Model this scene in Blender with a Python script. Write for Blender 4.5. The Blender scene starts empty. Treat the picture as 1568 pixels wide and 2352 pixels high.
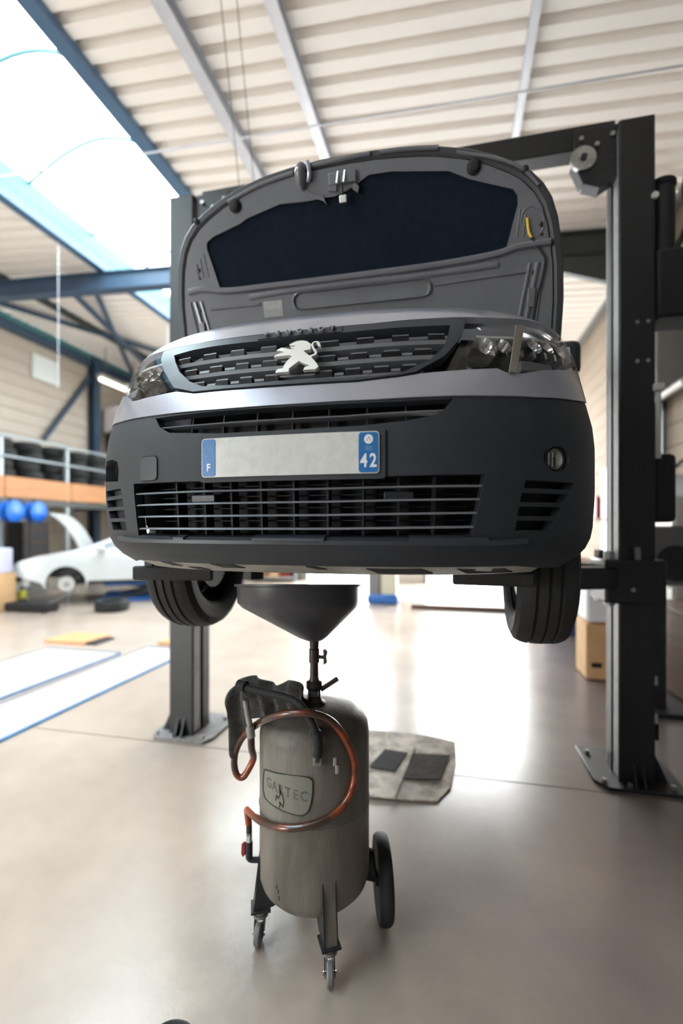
import bpy, bmesh, math, random
import numpy as np
from mathutils import Vector, Matrix, Euler
from mathutils.geometry import delaunay_2d_cdt

random.seed(7)
sc = bpy.context.scene
COL = sc.collection
PI = math.pi
# ------------------------------------------------------------------ camera
cam = bpy.data.objects.new('camera', bpy.data.cameras.new('camera'))
COL.objects.link(cam)
cam.location = (.433, -1.254, 1.6)
cam.rotation_euler = (PI / 2, 0, math.radians(13))
cam.data.sensor_width = 36
cam.data.lens = 1100 / 2352 * 36
cam.data.shift_y = 35 / 2352
cam.data.clip_start = .05
cam.data.dof.use_dof = True
cam.data.dof.focus_distance = 1.55
cam.data.dof.aperture_fstop = 0.9
sc.camera = cam
# ------------------------------------------------------------------ world: bright overcast sky
SKY = 26
w = bpy.data.worlds.new('sky'); sc.world = w; w.use_nodes = True
nt = w.node_tree; bg = nt.nodes['Background']
tc = nt.nodes.new('ShaderNodeTexCoord'); sx = nt.nodes.new('ShaderNodeSeparateXYZ')
cr = nt.nodes.new('ShaderNodeValToRGB')
nt.links.new(tc.outputs['Generated'], sx.inputs[0]); nt.links.new(sx.outputs['Z'], cr.inputs[0])
cr.color_ramp.elements[0].position = 0; cr.color_ramp.elements[0].color = (1, .97, .93, 1)
cr.color_ramp.elements[1].position = .7; cr.color_ramp.elements[1].color = (.86, .95, 1, 1)
nt.links.new(cr.outputs[0], bg.inputs[0]); bg.inputs[1].default_value = SKY
def portal(name, loc, rot, sx, sy):
    L = bpy.data.lights.new(name, 'AREA'); L.shape = 'RECTANGLE'; L.size = sx; L.size_y = sy
    L.cycles.is_portal = True
    o = bpy.data.objects.new(name, L); COL.objects.link(o); o.location = loc; o.rotation_euler = rot
portal('skylight_portal', (-4.52, 2.8, 6.35), (0, 0, 0), 2.5, 19)
portal('door_portal', (-.8, 12.6, 2.6), (PI / 2, 0, PI), 6.4, 5.2)
portal('added_opening_portal', (-7.5, -6.9, 1.6), (PI / 2, 0, 0), 3, 3.2)  # unseen opening added behind the camera for left-front fill light
sc.view_settings.view_transform = 'Standard'; sc.view_settings.look = 'None'
sc.view_settings.gamma = 1; sc.view_settings.use_curve_mapping = False
sc.view_settings.exposure = 0.12
sc.cycles.max_bounces = 10; sc.cycles.diffuse_bounces = 6; sc.cycles.transparent_max_bounces = 12

# ------------------------------------------------------------------ materials
def rgb(r, g, b):
    f = lambda c: (c / 255 / 12.92) if c / 255 <= .04045 else ((c / 255 + .055) / 1.055) ** 2.4
    return (f(r), f(g), f(b))
def mat(name, col, rough=.5, metal=0, var=0, scale=8, col2=None, bump=0, bscale=60, coat=0, spec=.5, stretch=None, rvar=0, contrast=(.35, .65)):
    m = bpy.data.materials.new(name); m.use_nodes = True
    n = m.node_tree; p = n.nodes['Principled BSDF']
    p.inputs['Base Color'].default_value = (*col, 1); p.inputs['Roughness'].default_value = rough
    p.inputs['Metallic'].default_value = metal; p.inputs['Coat Weight'].default_value = coat
    p.inputs['Coat Roughness'].default_value = .06
    p.inputs['Specular IOR Level'].default_value = spec
    if var or col2 or bump or rvar:
        t = n.nodes.new('ShaderNodeTexCoord'); src = t.outputs['Object']
        if stretch:
            mp = n.nodes.new('ShaderNodeMapping'); mp.inputs['Scale'].default_value = stretch
            n.links.new(src, mp.inputs[0]); src = mp.outputs[0]
        if var or col2:
            no = n.nodes.new('ShaderNodeTexNoise'); no.inputs['Scale'].default_value = scale
            no.inputs['Detail'].default_value = 6; no.inputs['Roughness'].default_value = .65
            n.links.new(src, no.inputs['Vector'])
            r = n.nodes.new('ShaderNodeValToRGB')
            r.color_ramp.elements[0].position = contrast[0]; r.color_ramp.elements[1].position = contrast[1]
            c2 = col2 if col2 else tuple(c * (1 - var) for c in col)
            r.color_ramp.elements[0].color = (*c2, 1); r.color_ramp.elements[1].color = (*col, 1)
            n.links.new(no.outputs[0], r.inputs[0]); n.links.new(r.outputs[0], p.inputs['Base Color'])
            if rvar:
                mr = n.nodes.new('ShaderNodeMapRange'); mr.inputs[3].default_value = rough + rvar; mr.inputs[4].default_value = rough - rvar
                n.links.new(no.outputs[0], mr.inputs[0]); n.links.new(mr.outputs[0], p.inputs['Roughness'])
        if bump:
            nb = n.nodes.new('ShaderNodeTexNoise'); nb.inputs['Scale'].default_value = bscale; nb.inputs['Detail'].default_value = 3
            n.links.new(src, nb.inputs['Vector'])
            b = n.nodes.new('ShaderNodeBump'); b.inputs['Strength'].default_value = bump; b.inputs['Distance'].default_value = .01
            n.links.new(nb.outputs[0], b.inputs['Height']); n.links.new(b.outputs[0], p.inputs['Normal'])
    return m
def glassy(name, col, fac=.75, rough=.03, ior=1.45):
    m = bpy.data.materials.new(name); m.use_nodes = True; n = m.node_tree
    for q in list(n.nodes):
        if q.type == 'BSDF_PRINCIPLED': n.nodes.remove(q)
    out = [q for q in n.nodes if q.type == 'OUTPUT_MATERIAL'][0]
    tr = n.nodes.new('ShaderNodeBsdfTransparent'); tr.inputs[0].default_value = (*col, 1)
    gl = n.nodes.new('ShaderNodeBsdfGlossy'); gl.inputs['Roughness'].default_value = rough
    lw = n.nodes.new('ShaderNodeLayerWeight'); lw.inputs[0].default_value = .35
    pw = n.nodes.new('ShaderNodeMath'); pw.operation = 'POWER'; n.links.new(lw.outputs['Facing'], pw.inputs[0]); pw.inputs[1].default_value = 3
    fr = n.nodes.new('ShaderNodeMath'); fr.operation = 'MULTIPLY_ADD'; n.links.new(pw.outputs[0], fr.inputs[0]); fr.inputs[1].default_value = .35; fr.inputs[2].default_value = .03
    mx = n.nodes.new('ShaderNodeMixShader')
    n.links.new(fr.outputs[0], mx.inputs[0]); n.links.new(tr.outputs[0], mx.inputs[1]); n.links.new(gl.outputs[0], mx.inputs[2])
    n.links.new(mx.outputs[0], out.inputs[0]); return m
def translucent(name, col):
    m = bpy.data.materials.new(name); m.use_nodes = True; n = m.node_tree
    for q in list(n.nodes):
        if q.type == 'BSDF_PRINCIPLED': n.nodes.remove(q)
    out = [q for q in n.nodes if q.type == 'OUTPUT_MATERIAL'][0]
    tr = n.nodes.new('ShaderNodeBsdfTransparent'); tr.inputs[0].default_value = (*col, 1)
    tl = n.nodes.new('ShaderNodeBsdfTranslucent'); tl.inputs[0].default_value = (*col, 1)
    mx = n.nodes.new('ShaderNodeMixShader'); mx.inputs[0].default_value = .3
    n.links.new(tr.outputs[0], mx.inputs[1]); n.links.new(tl.outputs[0], mx.inputs[2])
    n.links.new(mx.outputs[0], out.inputs[0]); return m
def emit(name, col, st):
    m = bpy.data.materials.new(name); m.use_nodes = True
    p = m.node_tree.nodes['Principled BSDF']; p.inputs['Emission Color'].default_value = (*col, 1); p.inputs['Emission Strength'].default_value = st
    return m
M = dict(
    silver=mat('silver_grey_paint', (.40, .405, .47), .32, .45, var=.06, scale=200, coat=.8),
    plastic=mat('charcoal_grained_plastic', (.017, .0215, .029), .55, var=.2, scale=14, bump=.25, bscale=900),
    plastic2=mat('smoother_dark_plastic', (.030, .035, .045), .40, bump=.1, bscale=700),
    grilleg=mat('satin_grey_grille_plastic', (.14, .145, .16), .36, bump=.05, bscale=500),
    lettergrey=mat('embossed_grey_letters', (.30, .30, .32), .35, .3),
    gloss=mat('gloss_black_plastic', (.008, .008, .010), .2, coat=.3),
    black=mat('matt_black', (.006, .006, .007), .75),
    dkmetal=mat('dark_steel', (.03, .03, .033), .5, .3, var=.4, scale=12),
    chrome=mat('chrome', (.80, .80, .77), .22, 1),
    satin=mat('satin_silver_emblem', (.82, .81, .77), .38, .55),
    rubber=mat('tyre_rubber', (.014, .014, .015), .75, var=.3, scale=20, bump=.2, bscale=120),
    rim=mat('grey_alloy', (.25, .25, .26), .4, .8),
    bonnetin=mat('grey_bonnet_underside', (.165, .165, .182), .32, .2, var=.12, scale=9, coat=.5),
    rimdark=mat('dark_bonnet_edge', (.040, .040, .045), .5),
    pad=mat('black_felt_insulation', (.004, .008, .015), .95, var=.3, scale=25, col2=(.009, .015, .025), spec=.15, bump=.5, bscale=260, contrast=(.3, .9)),
    white=mat('white_paint', (.56, .58, .58), .35, coat=.3, var=.05, scale=3),
    platew=mat('dusty_plate_white', (.60, .60, .57), .4, var=.15, scale=30, contrast=(.3, .6)),
    plateb=mat('plate_blue', rgb(38, 108, 170), .4, var=.12, scale=50),
    ptext=mat('plate_lettering_white', (.75, .77, .78), .4),
    star=mat('plate_star_pale', rgb(120, 170, 190), .4),
    glass=glassy('clear_lens', (.93, .94, .95)),
    dglass=mat('dark_window_glass', (.01, .012, .014), .05, coat=.5),
    steel=mat('bare_steel', (.45, .45, .44), .35, .9, var=.3, scale=30),
    sticker=mat('grey_white_sticker', (.38, .37, .36), .5, var=.2, scale=60),
    yellow=mat('yellow_sleeve', rgb(226, 190, 60), .5),
    red=mat('red_plastic', rgb(130, 24, 24), .45, var=.2, scale=10),
    lift=mat('anthracite_lift_paint', (.009, .0095, .012), .45, var=.25, scale=7, bump=.05, bscale=90),
    liftedge=mat('pale_grey_steel', (.27, .27, .28), .5, .2, var=.3, scale=14),  # on the post lips its pale tone stands in for skylight
    dustplate=mat('dusty_base_plate', (.22, .20, .19), .6, var=.4, scale=16),
    tank=mat('grimy_grey_tank_paint', (.19, .17, .142), .5, var=.3, scale=6, col2=(.085, .073, .060), stretch=(1.4, 1.4, .3), bump=.12, bscale=70, contrast=(.3, .7), rvar=.1),
    tanklabel=mat('pale_raised_label', (.18, .178, .145), .6, var=.1, scale=30),
    grime=mat('dark_grime_line', (.035, .03, .022), .8),
    faded=mat('faded_print', (.055, .052, .046), .8, var=.6, scale=90, col2=(.13, .125, .105), contrast=(.3, .7)),
    funnel=mat('grey_funnel_plastic', (.055, .055, .066), .42, var=.25, scale=6, col2=(.04, .04, .045)),
    pipe=mat('oily_brown_pipe', (.055, .040, .034), .4, .3, var=.5, scale=30),
    hose=mat('amber_oil_hose', rgb(150, 62, 18), .3, var=.75, scale=3.2, col2=rgb(58, 36, 27), coat=.4, contrast=(.47, .60)),
    rag=mat('oily_grey_rag', (.12, .11, .10), .95, var=.65, scale=9, bump=.5, bscale=150),
    card=mat('stained_cardboard', (.52, .44, .36), .85, var=.5, scale=6, col2=(.22, .185, .16), contrast=(.4, .6)),
    roof=mat('beige_roof_deck', (.90, .86, .815), .5, var=.04, scale=2),
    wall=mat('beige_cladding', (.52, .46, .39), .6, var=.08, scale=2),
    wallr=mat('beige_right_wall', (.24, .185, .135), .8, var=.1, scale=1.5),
    purlin=mat('grey_galvanised', (.52, .53, .57), .4, .35, var=.1, scale=6),
    bluetrim=mat('blue_grey_steel', rgb(70, 100, 130), .45, var=.15, scale=4),
    cyan=mat('pale_cyan_trim', (.045, .16, .18), .5, var=.1, scale=4),
    bluedark=mat('dark_blue_beam', rgb(52, 74, 98), .5, var=.2, scale=3),
    darkbeam=mat('dark_green_grey_beam', (.035, .04, .036), .55, var=.2, scale=4),
    poly=translucent('opal_polycarbonate', (.44, .485, .50)),
    wood=mat('pale_wood_board', rgb(178, 122, 76), .6, var=.2, scale=3, stretch=(.3, .3, 4)),
    brown=mat('dark_brown_wood', rgb(92, 62, 46), .6, var=.4, scale=3, stretch=(1, 1, 5)),
    grey=mat('mid_grey_paint', (.16, .155, .15), .5, var=.1, scale=4),
    lgrey=mat('light_grey_paint', (.50, .49, .46), .5, var=.08, scale=4),
    rail=mat('grey_rail', (.30, .34, .36), .45, .3),
    blue=mat('blue_paint', rgb(30, 92, 165), .45, var=.2, scale=5),
    paleblue=mat('pale_worn_blue', rgb(96, 140, 185), .5, var=.3, scale=6),
    brightblue=mat('bright_blue_plastic', rgb(26, 105, 205), .4),
    paper=mat('white_paper', (.80, .80, .82), .8),
    tan=mat('tan_cardboard', rgb(205, 165, 120), .8, var=.15, scale=6),
    orange=mat('orange_steel_plate', rgb(222, 160, 112), .6, var=.25, scale=4),
    rust=mat('rusty_orange', rgb(165, 84, 40), .7, var=.3, scale=8),
    green=mat('green_sign', rgb(120, 140, 90), .7, var=.4, scale=6),
    ytag=mat('yellow_jerrycan', rgb(170, 160, 60), .5),
    concrete=mat('outdoor_concrete', (.75, .73, .70), .8, var=.1, scale=1),
    runway=mat('pale_steel_runway', rgb(196, 182, 170), .42, var=.12, scale=2, rvar=.1),
    tube=emit('lit_tube', (1, .93, .82), 3.0),
    amber=mat('amber_bulb', rgb(240, 190, 90), .3),
    haze=mat('hazy_reflector', (.40, .39, .37), .42, .7),
    mirror=mat('reflector_chrome', (.72, .70, .68), .14, 1),
)
def dome_grime(m, z0, z1, col):
    n = m.node_tree; p = n.nodes['Principled BSDF']; src = p.inputs['Base Color'].links[0].from_socket
    t = n.nodes.new('ShaderNodeTexCoord'); x = n.nodes.new('ShaderNodeSeparateXYZ'); n.links.new(t.outputs['Object'], x.inputs[0])
    no = n.nodes.new('ShaderNodeTexNoise'); no.inputs['Scale'].default_value = 11; no.inputs['Detail'].default_value = 5; n.links.new(t.outputs['Object'], no.inputs['Vector'])
    a = n.nodes.new('ShaderNodeMath'); a.operation = 'MULTIPLY_ADD'; n.links.new(no.outputs[0], a.inputs[0]); a.inputs[1].default_value = .22; n.links.new(x.outputs['Z'], a.inputs[2])
    r = n.nodes.new('ShaderNodeMapRange'); r.inputs[1].default_value = z0; r.inputs[2].default_value = z1; r.inputs[4].default_value = .8; n.links.new(a.outputs[0], r.inputs[0])
    k = n.nodes.new('ShaderNodeMix'); k.data_type = 'RGBA'; n.links.new(r.outputs[0], k.inputs[0]); n.links.new(src, k.inputs[6]); k.inputs[7].default_value = (*col, 1)
    n.links.new(k.outputs[2], p.inputs['Base Color'])
dome_grime(M['tank'], .88, .97, (.055, .045, .036))
# floor: resin floor with stains, semi-gloss
def floor_mat():
    m = bpy.data.materials.new('resin_floor'); m.use_nodes = True; n = m.node_tree; p = n.nodes['Principled BSDF']
    t = n.nodes.new('ShaderNodeTexCoord')
    def noise(sc_, det=6, ro=.6):
        q = n.nodes.new('ShaderNodeTexNoise'); q.inputs['Scale'].default_value = sc_; q.inputs['Detail'].default_value = det; q.inputs['Roughness'].default_value = ro
        n.links.new(t.outputs['Object'], q.inputs['Vector']); return q.outputs[0]
    def ramp(i, a, b, ca, cb):
        r = n.nodes.new('ShaderNodeValToRGB'); r.color_ramp.elements[0].position = a; r.color_ramp.elements[1].position = b
        r.color_ramp.elements[0].color = ca; r.color_ramp.elements[1].color = cb; n.links.new(i, r.inputs[0]); return r.outputs[0]
    def mix(f, a, b, ty='MIX', fac=1):
        x = n.nodes.new('ShaderNodeMix'); x.data_type = 'RGBA'; x.blend_type = ty
        if f is None: x.inputs[0].default_value = fac
        else: n.links.new(f, x.inputs[0])
        for k, v in ((6, a), (7, b)):
            if isinstance(v, tuple): x.inputs[k].default_value = v
            else: n.links.new(v, x.inputs[k])
        return x.outputs[2]
    base = ramp(noise(.9), .35, .68, (.39, .305, .25, 1), (.49, .395, .325, 1))
    fine = ramp(noise(7, 4, .5), .2, .8, (.80, .79, .79, 1), (1, 1, 1, 1))
    c = mix(None, base, fine, 'MULTIPLY', .25)
    def blot(x, y, r, s, col, amount):
        v = n.nodes.new('ShaderNodeVectorMath'); v.operation = 'DISTANCE'; v.inputs[1].default_value = (x, y, 0)
        n.links.new(t.outputs['Object'], v.inputs[0])
        a = n.nodes.new('ShaderNodeMath'); a.operation = 'DIVIDE'; n.links.new(v.outputs['Value'], a.inputs[0]); a.inputs[1].default_value = r
        b = n.nodes.new('ShaderNodeMath'); b.operation = 'SUBTRACT'; n.links.new(noise(s, 5), b.inputs[0]); n.links.new(a.outputs[0], b.inputs[1])
        mm = n.nodes.new('ShaderNodeMapRange'); mm.inputs[1].default_value = -.4; mm.inputs[2].default_value = .35; mm.inputs[3].default_value = 0; mm.inputs[4].default_value = amount
        n.links.new(b.outputs[0], mm.inputs[0]); return mm.outputs[0]
    side_falloff = n.nodes.new('ShaderNodeSeparateXYZ'); n.links.new(t.outputs['Object'], side_falloff.inputs[0])  # darker grey-purple to the right: light fall-off painted into the floor colour
    wa = n.nodes.new('ShaderNodeMath'); wa.operation = 'MULTIPLY_ADD'; n.links.new(noise(1.1, 5), wa.inputs[0]); wa.inputs[1].default_value = 1.6; n.links.new(side_falloff.outputs['X'], wa.inputs[2])
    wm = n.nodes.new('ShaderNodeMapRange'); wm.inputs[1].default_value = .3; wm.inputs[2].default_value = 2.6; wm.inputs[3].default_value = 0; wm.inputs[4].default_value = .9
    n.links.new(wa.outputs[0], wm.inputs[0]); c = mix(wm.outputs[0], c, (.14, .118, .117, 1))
    for args in ((-.1, .75, .75, 4, None, .55), (.55, 1.6, .8, 3, None, .45), (-.28, .42, .28, 9, None, .5), (1.5, 1.9, 1.0, 2.5, None, .3), (-1.5, 2.0, .6, 3, None, .25)):
        c = mix(blot(*args), c, (.17, .145, .13, 1))
    n.links.new(c, p.inputs['Base Color'])
    r = n.nodes.new('ShaderNodeMapRange'); r.inputs[3].default_value = .19; r.inputs[4].default_value = .29
    n.links.new(noise(1.3, 2, .4), r.inputs[0]); n.links.new(r.outputs[0], p.inputs['Roughness'])
    p.inputs['Specular IOR Level'].default_value = .5
    b = n.nodes.new('ShaderNodeBump'); b.inputs['Strength'].default_value = .06; b.inputs['Distance'].default_value = .01
    n.links.new(noise(40, 3), b.inputs['Height']); n.links.new(b.outputs[0], p.inputs['Normal'])
    return m
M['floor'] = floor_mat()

# ------------------------------------------------------------------ mesh helpers
def wloc(o):
    v = Vector((0, 0, 0))
    while o is not None: v += o.location; o = o.parent
    return v
class MB:
    def __init__(s): s.v = []; s.f = []
    def add(s, vs, fs):
        k = len(s.v); s.v += [tuple(map(float, x)) for x in vs]; s.f += [tuple(i + k for i in f) for f in fs]; return s
    def box(s, c, d, rot=None):
        x, y, z = d[0] / 2, d[1] / 2, d[2] / 2
        vs = [Vector(q) for q in ((-x, -y, -z), (x, -y, -z), (x, y, -z), (-x, y, -z), (-x, -y, z), (x, -y, z), (x, y, z), (-x, y, z))]
        if rot is not None:
            R = rot if isinstance(rot, Matrix) else Euler(rot).to_matrix()
            vs = [R @ q for q in vs]
        c = Vector(c)
        return s.add([q + c for q in vs], [(0, 3, 2, 1), (4, 5, 6, 7), (0, 1, 5, 4), (1, 2, 6, 5), (2, 3, 7, 6), (3, 0, 4, 7)])
    def bar(s, p, q, a, b, up=(0, 0, 1)):
        p = Vector(p); q = Vector(q); d = q - p; z = d.normalized(); u = Vector(up)
        x = z.cross(u)
        if x.length < 1e-4: x = z.cross(Vector((1, 0, 0)))
        x.normalize(); y = x.cross(z)
        R = Matrix((x, y, z)).transposed()
        return s.box((p + q) / 2, (a, b, d.length), R)
    def ring(s, c, x, y, r, n):
        return [c + x * (r * math.cos(2 * PI * k / n)) + y * (r * math.sin(2 * PI * k / n)) for k in range(n)]
    def cyl(s, p, q, r0, r1=None, n=20, cap=True):
        if r1 is None: r1 = r0
        p = Vector(p); q = Vector(q); z = (q - p).normalized()
        x = z.cross(Vector((0, 0, 1)))
        if x.length < 1e-3: x = Vector((1, 0, 0))
        x.normalize(); y = z.cross(x)
        vs = s.ring(p, x, y, r0, n) + s.ring(q, x, y, r1, n)
        fs = [(k, (k + 1) % n, n + (k + 1) % n, n + k) for k in range(n)]
        if cap: fs += [tuple(range(n))[::-1], tuple(range(n, 2 * n))]
        return s.add(vs, fs)
    def tube(s, pts, r, n=10, closed=False):
        pts = [Vector(p) for p in pts]; m = len(pts); vs = []; prev = None
        for i, p in enumerate(pts):
            a = pts[i - 1] if (i > 0 or closed) else p; b = pts[(i + 1) % m] if (i < m - 1 or closed) else p
            z = (b - a).normalized()
            x = (prev - z * prev.dot(z)) if prev is not None else z.cross(Vector((0, 0, 1)))
            if x.length < 1e-3: x = z.cross(Vector((1, 0, 0)))
            x.normalize(); prev = x; y = z.cross(x)
            vs += s.ring(p, x, y, r if not callable(r) else r(i / (m - 1)), n)
        fs = []
        for i in range(m if closed else m - 1):
            a = i * n; b = ((i + 1) % m) * n
            fs += [(a + k, a + (k + 1) % n, b + (k + 1) % n, b + k) for k in range(n)]
        if not closed: fs += [tuple(range(n))[::-1], tuple(range((m - 1) * n, m * n))]
        return s.add(vs, fs)
    def lathe(s, prof, o, axis=(0, 0, 1), n=32):
        o = Vector(o); z = Vector(axis).normalized(); x = z.cross(Vector((0, 0, 1)))
        if x.length < 1e-3: x = Vector((1, 0, 0))
        x.normalize(); y = z.cross(x); vs = []; fs = []
        for r, h in prof: vs += s.ring(o + z * h, x, y, max(r, 1e-4), n)
        for i in range(len(prof) - 1):
            fs += [(i * n + k, i * n + (k + 1) % n, (i + 1) * n + (k + 1) % n, (i + 1) * n + k) for k in range(n)]
        return s.add(vs, fs)
    def prism(s, poly, F, d0, d1):
        # poly: 2D outline; F(x, y, d) -> 3D
        n = len(poly)
        vs = [F(x, y, d0) for x, y in poly] + [F(x, y, d1) for x, y in poly]
        return s.add(vs, [tuple(range(n))[::-1], tuple(range(n, 2 * n))] + [(k, (k + 1) % n, n + (k + 1) % n, n + k) for k in range(n)])
    def mesh(s, name, m, smooth=True, ang=35, origin=(0, 0, 0)):
        me = bpy.data.meshes.new(name); o = Vector(origin)
        me.from_pydata([Vector(v) - o for v in s.v], [], s.f)
        bm = bmesh.new(); bm.from_mesh(me); bmesh.ops.recalc_face_normals(bm, faces=bm.faces); bm.to_mesh(me); bm.free()
        if smooth:
            me.shade_smooth(); me.set_sharp_from_angle(angle=math.radians(ang))
        me.materials.append(M[m] if isinstance(m, str) else m)
        return me
    def build(s, name, m, parent=None, smooth=True, ang=35, bevel=0, seg=2):
        og = wloc(parent) if parent is not None else (0, 0, 0)
        o = bpy.data.objects.new(name, s.mesh(name, m, smooth, ang, og)); COL.objects.link(o)
        if parent is not None: o.parent = parent
        if bevel:
            b = o.modifiers.new('bevel', 'BEVEL'); b.width = bevel; b.segments = seg; b.limit_method = 'ANGLE'; b.angle_limit = math.radians(40)
        return o
def tag(o, label=None, cat=None, group=None, kind=None):
    if label: o['label'] = label
    if cat: o['category'] = cat
    if group: o['group'] = group
    if kind: o['kind'] = kind
    return o
def thing(name, label, cat, loc=(0, 0, 0), group=None, kind=None):
    o = bpy.data.objects.new(name, None); COL.objects.link(o); o.location = loc; o.empty_display_size = .1
    return tag(o, label, cat, group, kind)
def struct(o): return tag(o, kind='structure')
def copy_tree(o, loc, rz=None, label=None):
    c = o.copy(); COL.objects.link(c); c.location = loc
    if rz is not None: c.rotation_euler = (0, 0, rz)
    if label: c['label'] = label
    for ch in o.children:
        d = ch.copy(); COL.objects.link(d); d.parent = c
        for g in ch.children:
            e = g.copy(); COL.objects.link(e); e.parent = d
    return c
def spline(pts, k=8, closed=False):
    P = [Vector(p) for p in pts]; n = len(P); out = []
    for i in range(n if closed else n - 1):
        g = lambda j: P[j % n] if closed else P[min(max(j, 0), n - 1)]
        a, b, c, d = g(i - 1), g(i), g(i + 1), g(i + 2)
        for q in range(k):
            t = q / k
            out.append(.5 * ((2 * b) + (c - a) * t + (2 * a - 5 * b + 4 * c - d) * t * t + (3 * b - a - 3 * c + d) * t ** 3))
    if not closed: out.append(P[-1])
    return out
def pip(x, y, L):
    c = False; n = len(L); j = n - 1
    for i in range(n):
        xi, yi = L[i]; xj, yj = L[j]
        if (yi > y) != (yj > y) and x < (xj - xi) * (y - yi) / (yj - yi) + xi: c = not c
        j = i
    return c
def densify(L, h):
    out = []
    for i in range(len(L)):
        a = L[i]; b = L[(i + 1) % len(L)]; k = max(1, int(math.hypot(b[0] - a[0], b[1] - a[1]) / h))
        out += [(a[0] + (b[0] - a[0]) * q / k, a[1] + (b[1] - a[1]) * q / k) for q in range(k)]
    return out
def patch(outline, holes, F, h, off, thick):
    """triangulated sheet in a 2D parameter space, mapped by F(x, y, offset), with real thickness"""
    loops = [densify(L, h) for L in [outline] + list(holes)]
    V = []; E = []
    for L in loops:
        k = len(V); V += L; E += [(k + i, k + (i + 1) % len(L)) for i in range(len(L))]
    xs = [p[0] for p in outline]; ys = [p[1] for p in outline]
    def near(x, y):
        for L in loops:
            for p in L:
                if abs(p[0] - x) < h * .45 and abs(p[1] - y) < h * .45: return True
        return False
    y = min(ys) + h / 2; r = 0
    while y < max(ys):
        x = min(xs) + h / 2 + (h / 2 if r % 2 else 0)
        while x < max(xs):
            if pip(x, y, outline) and not any(pip(x, y, H) for H in holes) and not near(x, y): V.append((x, y))
            x += h
        y += h; r += 1
    res = delaunay_2d_cdt([Vector(v) for v in V], E, [], 0, 1e-6)
    vv = [(p.x, p.y) for p in res[0]]; fs = []
    for f in res[2]:
        cx = sum(vv[i][0] for i in f) / len(f); cy = sum(vv[i][1] for i in f) / len(f)
        if pip(cx, cy, loops[0]) and not any(pip(cx, cy, H) for H in loops[1:]): fs.append(tuple(f))
    m = MB(); n = len(vv)
    front = [F(x, y, off) for x, y in vv]; back = [F(x, y, off - thick) for x, y in vv]
    cnt = {}
    for f in fs:
        for i in range(len(f)):
            a, b = f[i], f[(i + 1) % len(f)]; cnt[(a, b)] = cnt.get((a, b), 0) + 1
    side = [(a, b, b + n, a + n) for (a, b) in cnt if (b, a) not in cnt]
    m.add(front + back, fs + [tuple(i + n for i in f[::-1]) for f in fs] + side)
    # drop loose vertices
    used = sorted({i for f in m.f for i in f}); mp = {o: k for k, o in enumerate(used)}
    m.v = [m.v[i] for i in used]; m.f = [tuple(mp[i] for i in f) for f in m.f]
    return m
def text_mesh(body, size, F, depth=.0012, align='CENTER', res=3, bold=0, width=1):
    cu = bpy.data.curves.new('letters', 'FONT'); cu.body = body; cu.size = size; cu.align_x = align; cu.align_y = 'CENTER'
    cu.extrude = depth; cu.resolution_u = res; cu.offset = bold
    o = bpy.data.objects.new('letters_tmp', cu); COL.objects.link(o)
    dg = bpy.context.evaluated_depsgraph_get(); me = o.evaluated_get(dg).to_mesh()
    m = MB(); m.add([F(v.co.x * width, v.co.y, v.co.z) for v in me.vertices], [tuple(p.vertices) for p in me.polygons])
    o.evaluated_get(dg).to_mesh_clear(); bpy.data.objects.remove(o)
    return m

# ================================================================== SETTING
UL, UR, BF, BB = -10.0, 3.35, -7.0, 12.6           # left/right walls, front/back walls
zr = lambda u: 6.2 - .06 * (u + 2)                  # roof underside: one slope rising to the left
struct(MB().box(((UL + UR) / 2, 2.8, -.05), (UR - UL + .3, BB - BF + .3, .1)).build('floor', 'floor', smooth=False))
struct(MB().box((-2, 30, -.16), (60, 34.7, .2)).build('ground', 'concrete', smooth=False))
struct(MB().box((-2, -20, -.16), (60, 25.9, .2)).build('ground', 'concrete', smooth=False))
def deck(u0, u1, name):
    prof = []
    b = BF
    while b < BB:
        prof += [(b, 0), (b + .140, 0), (b + .155, .085), (b + .235, .085)]; b += .25
    prof.append((BB, 0))
    m = MB(); n = len(prof)
    vs = [(u0, p, zr(u0) + h) for p, h in prof] + [(u1, p, zr(u1) + h) for p, h in prof]
    vs += [(u0, p, zr(u0) + .14) for p, h in prof] + [(u1, p, zr(u1) + .14) for p, h in prof]
    fs = []
    for k in range(n - 1):
        fs += [(k, k + 1, n + k + 1, n + k), (2 * n + k, 3 * n + k, 3 * n + k + 1, 2 * n + k + 1)]
    m.add(vs, fs)
    return struct(m.build(name, 'roof', smooth=False))
SK0, SK1 = -5.82, -3.24
deck(UL - .1, SK0, 'ceiling'); deck(SK1, UR + .1, 'ceiling')
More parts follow.
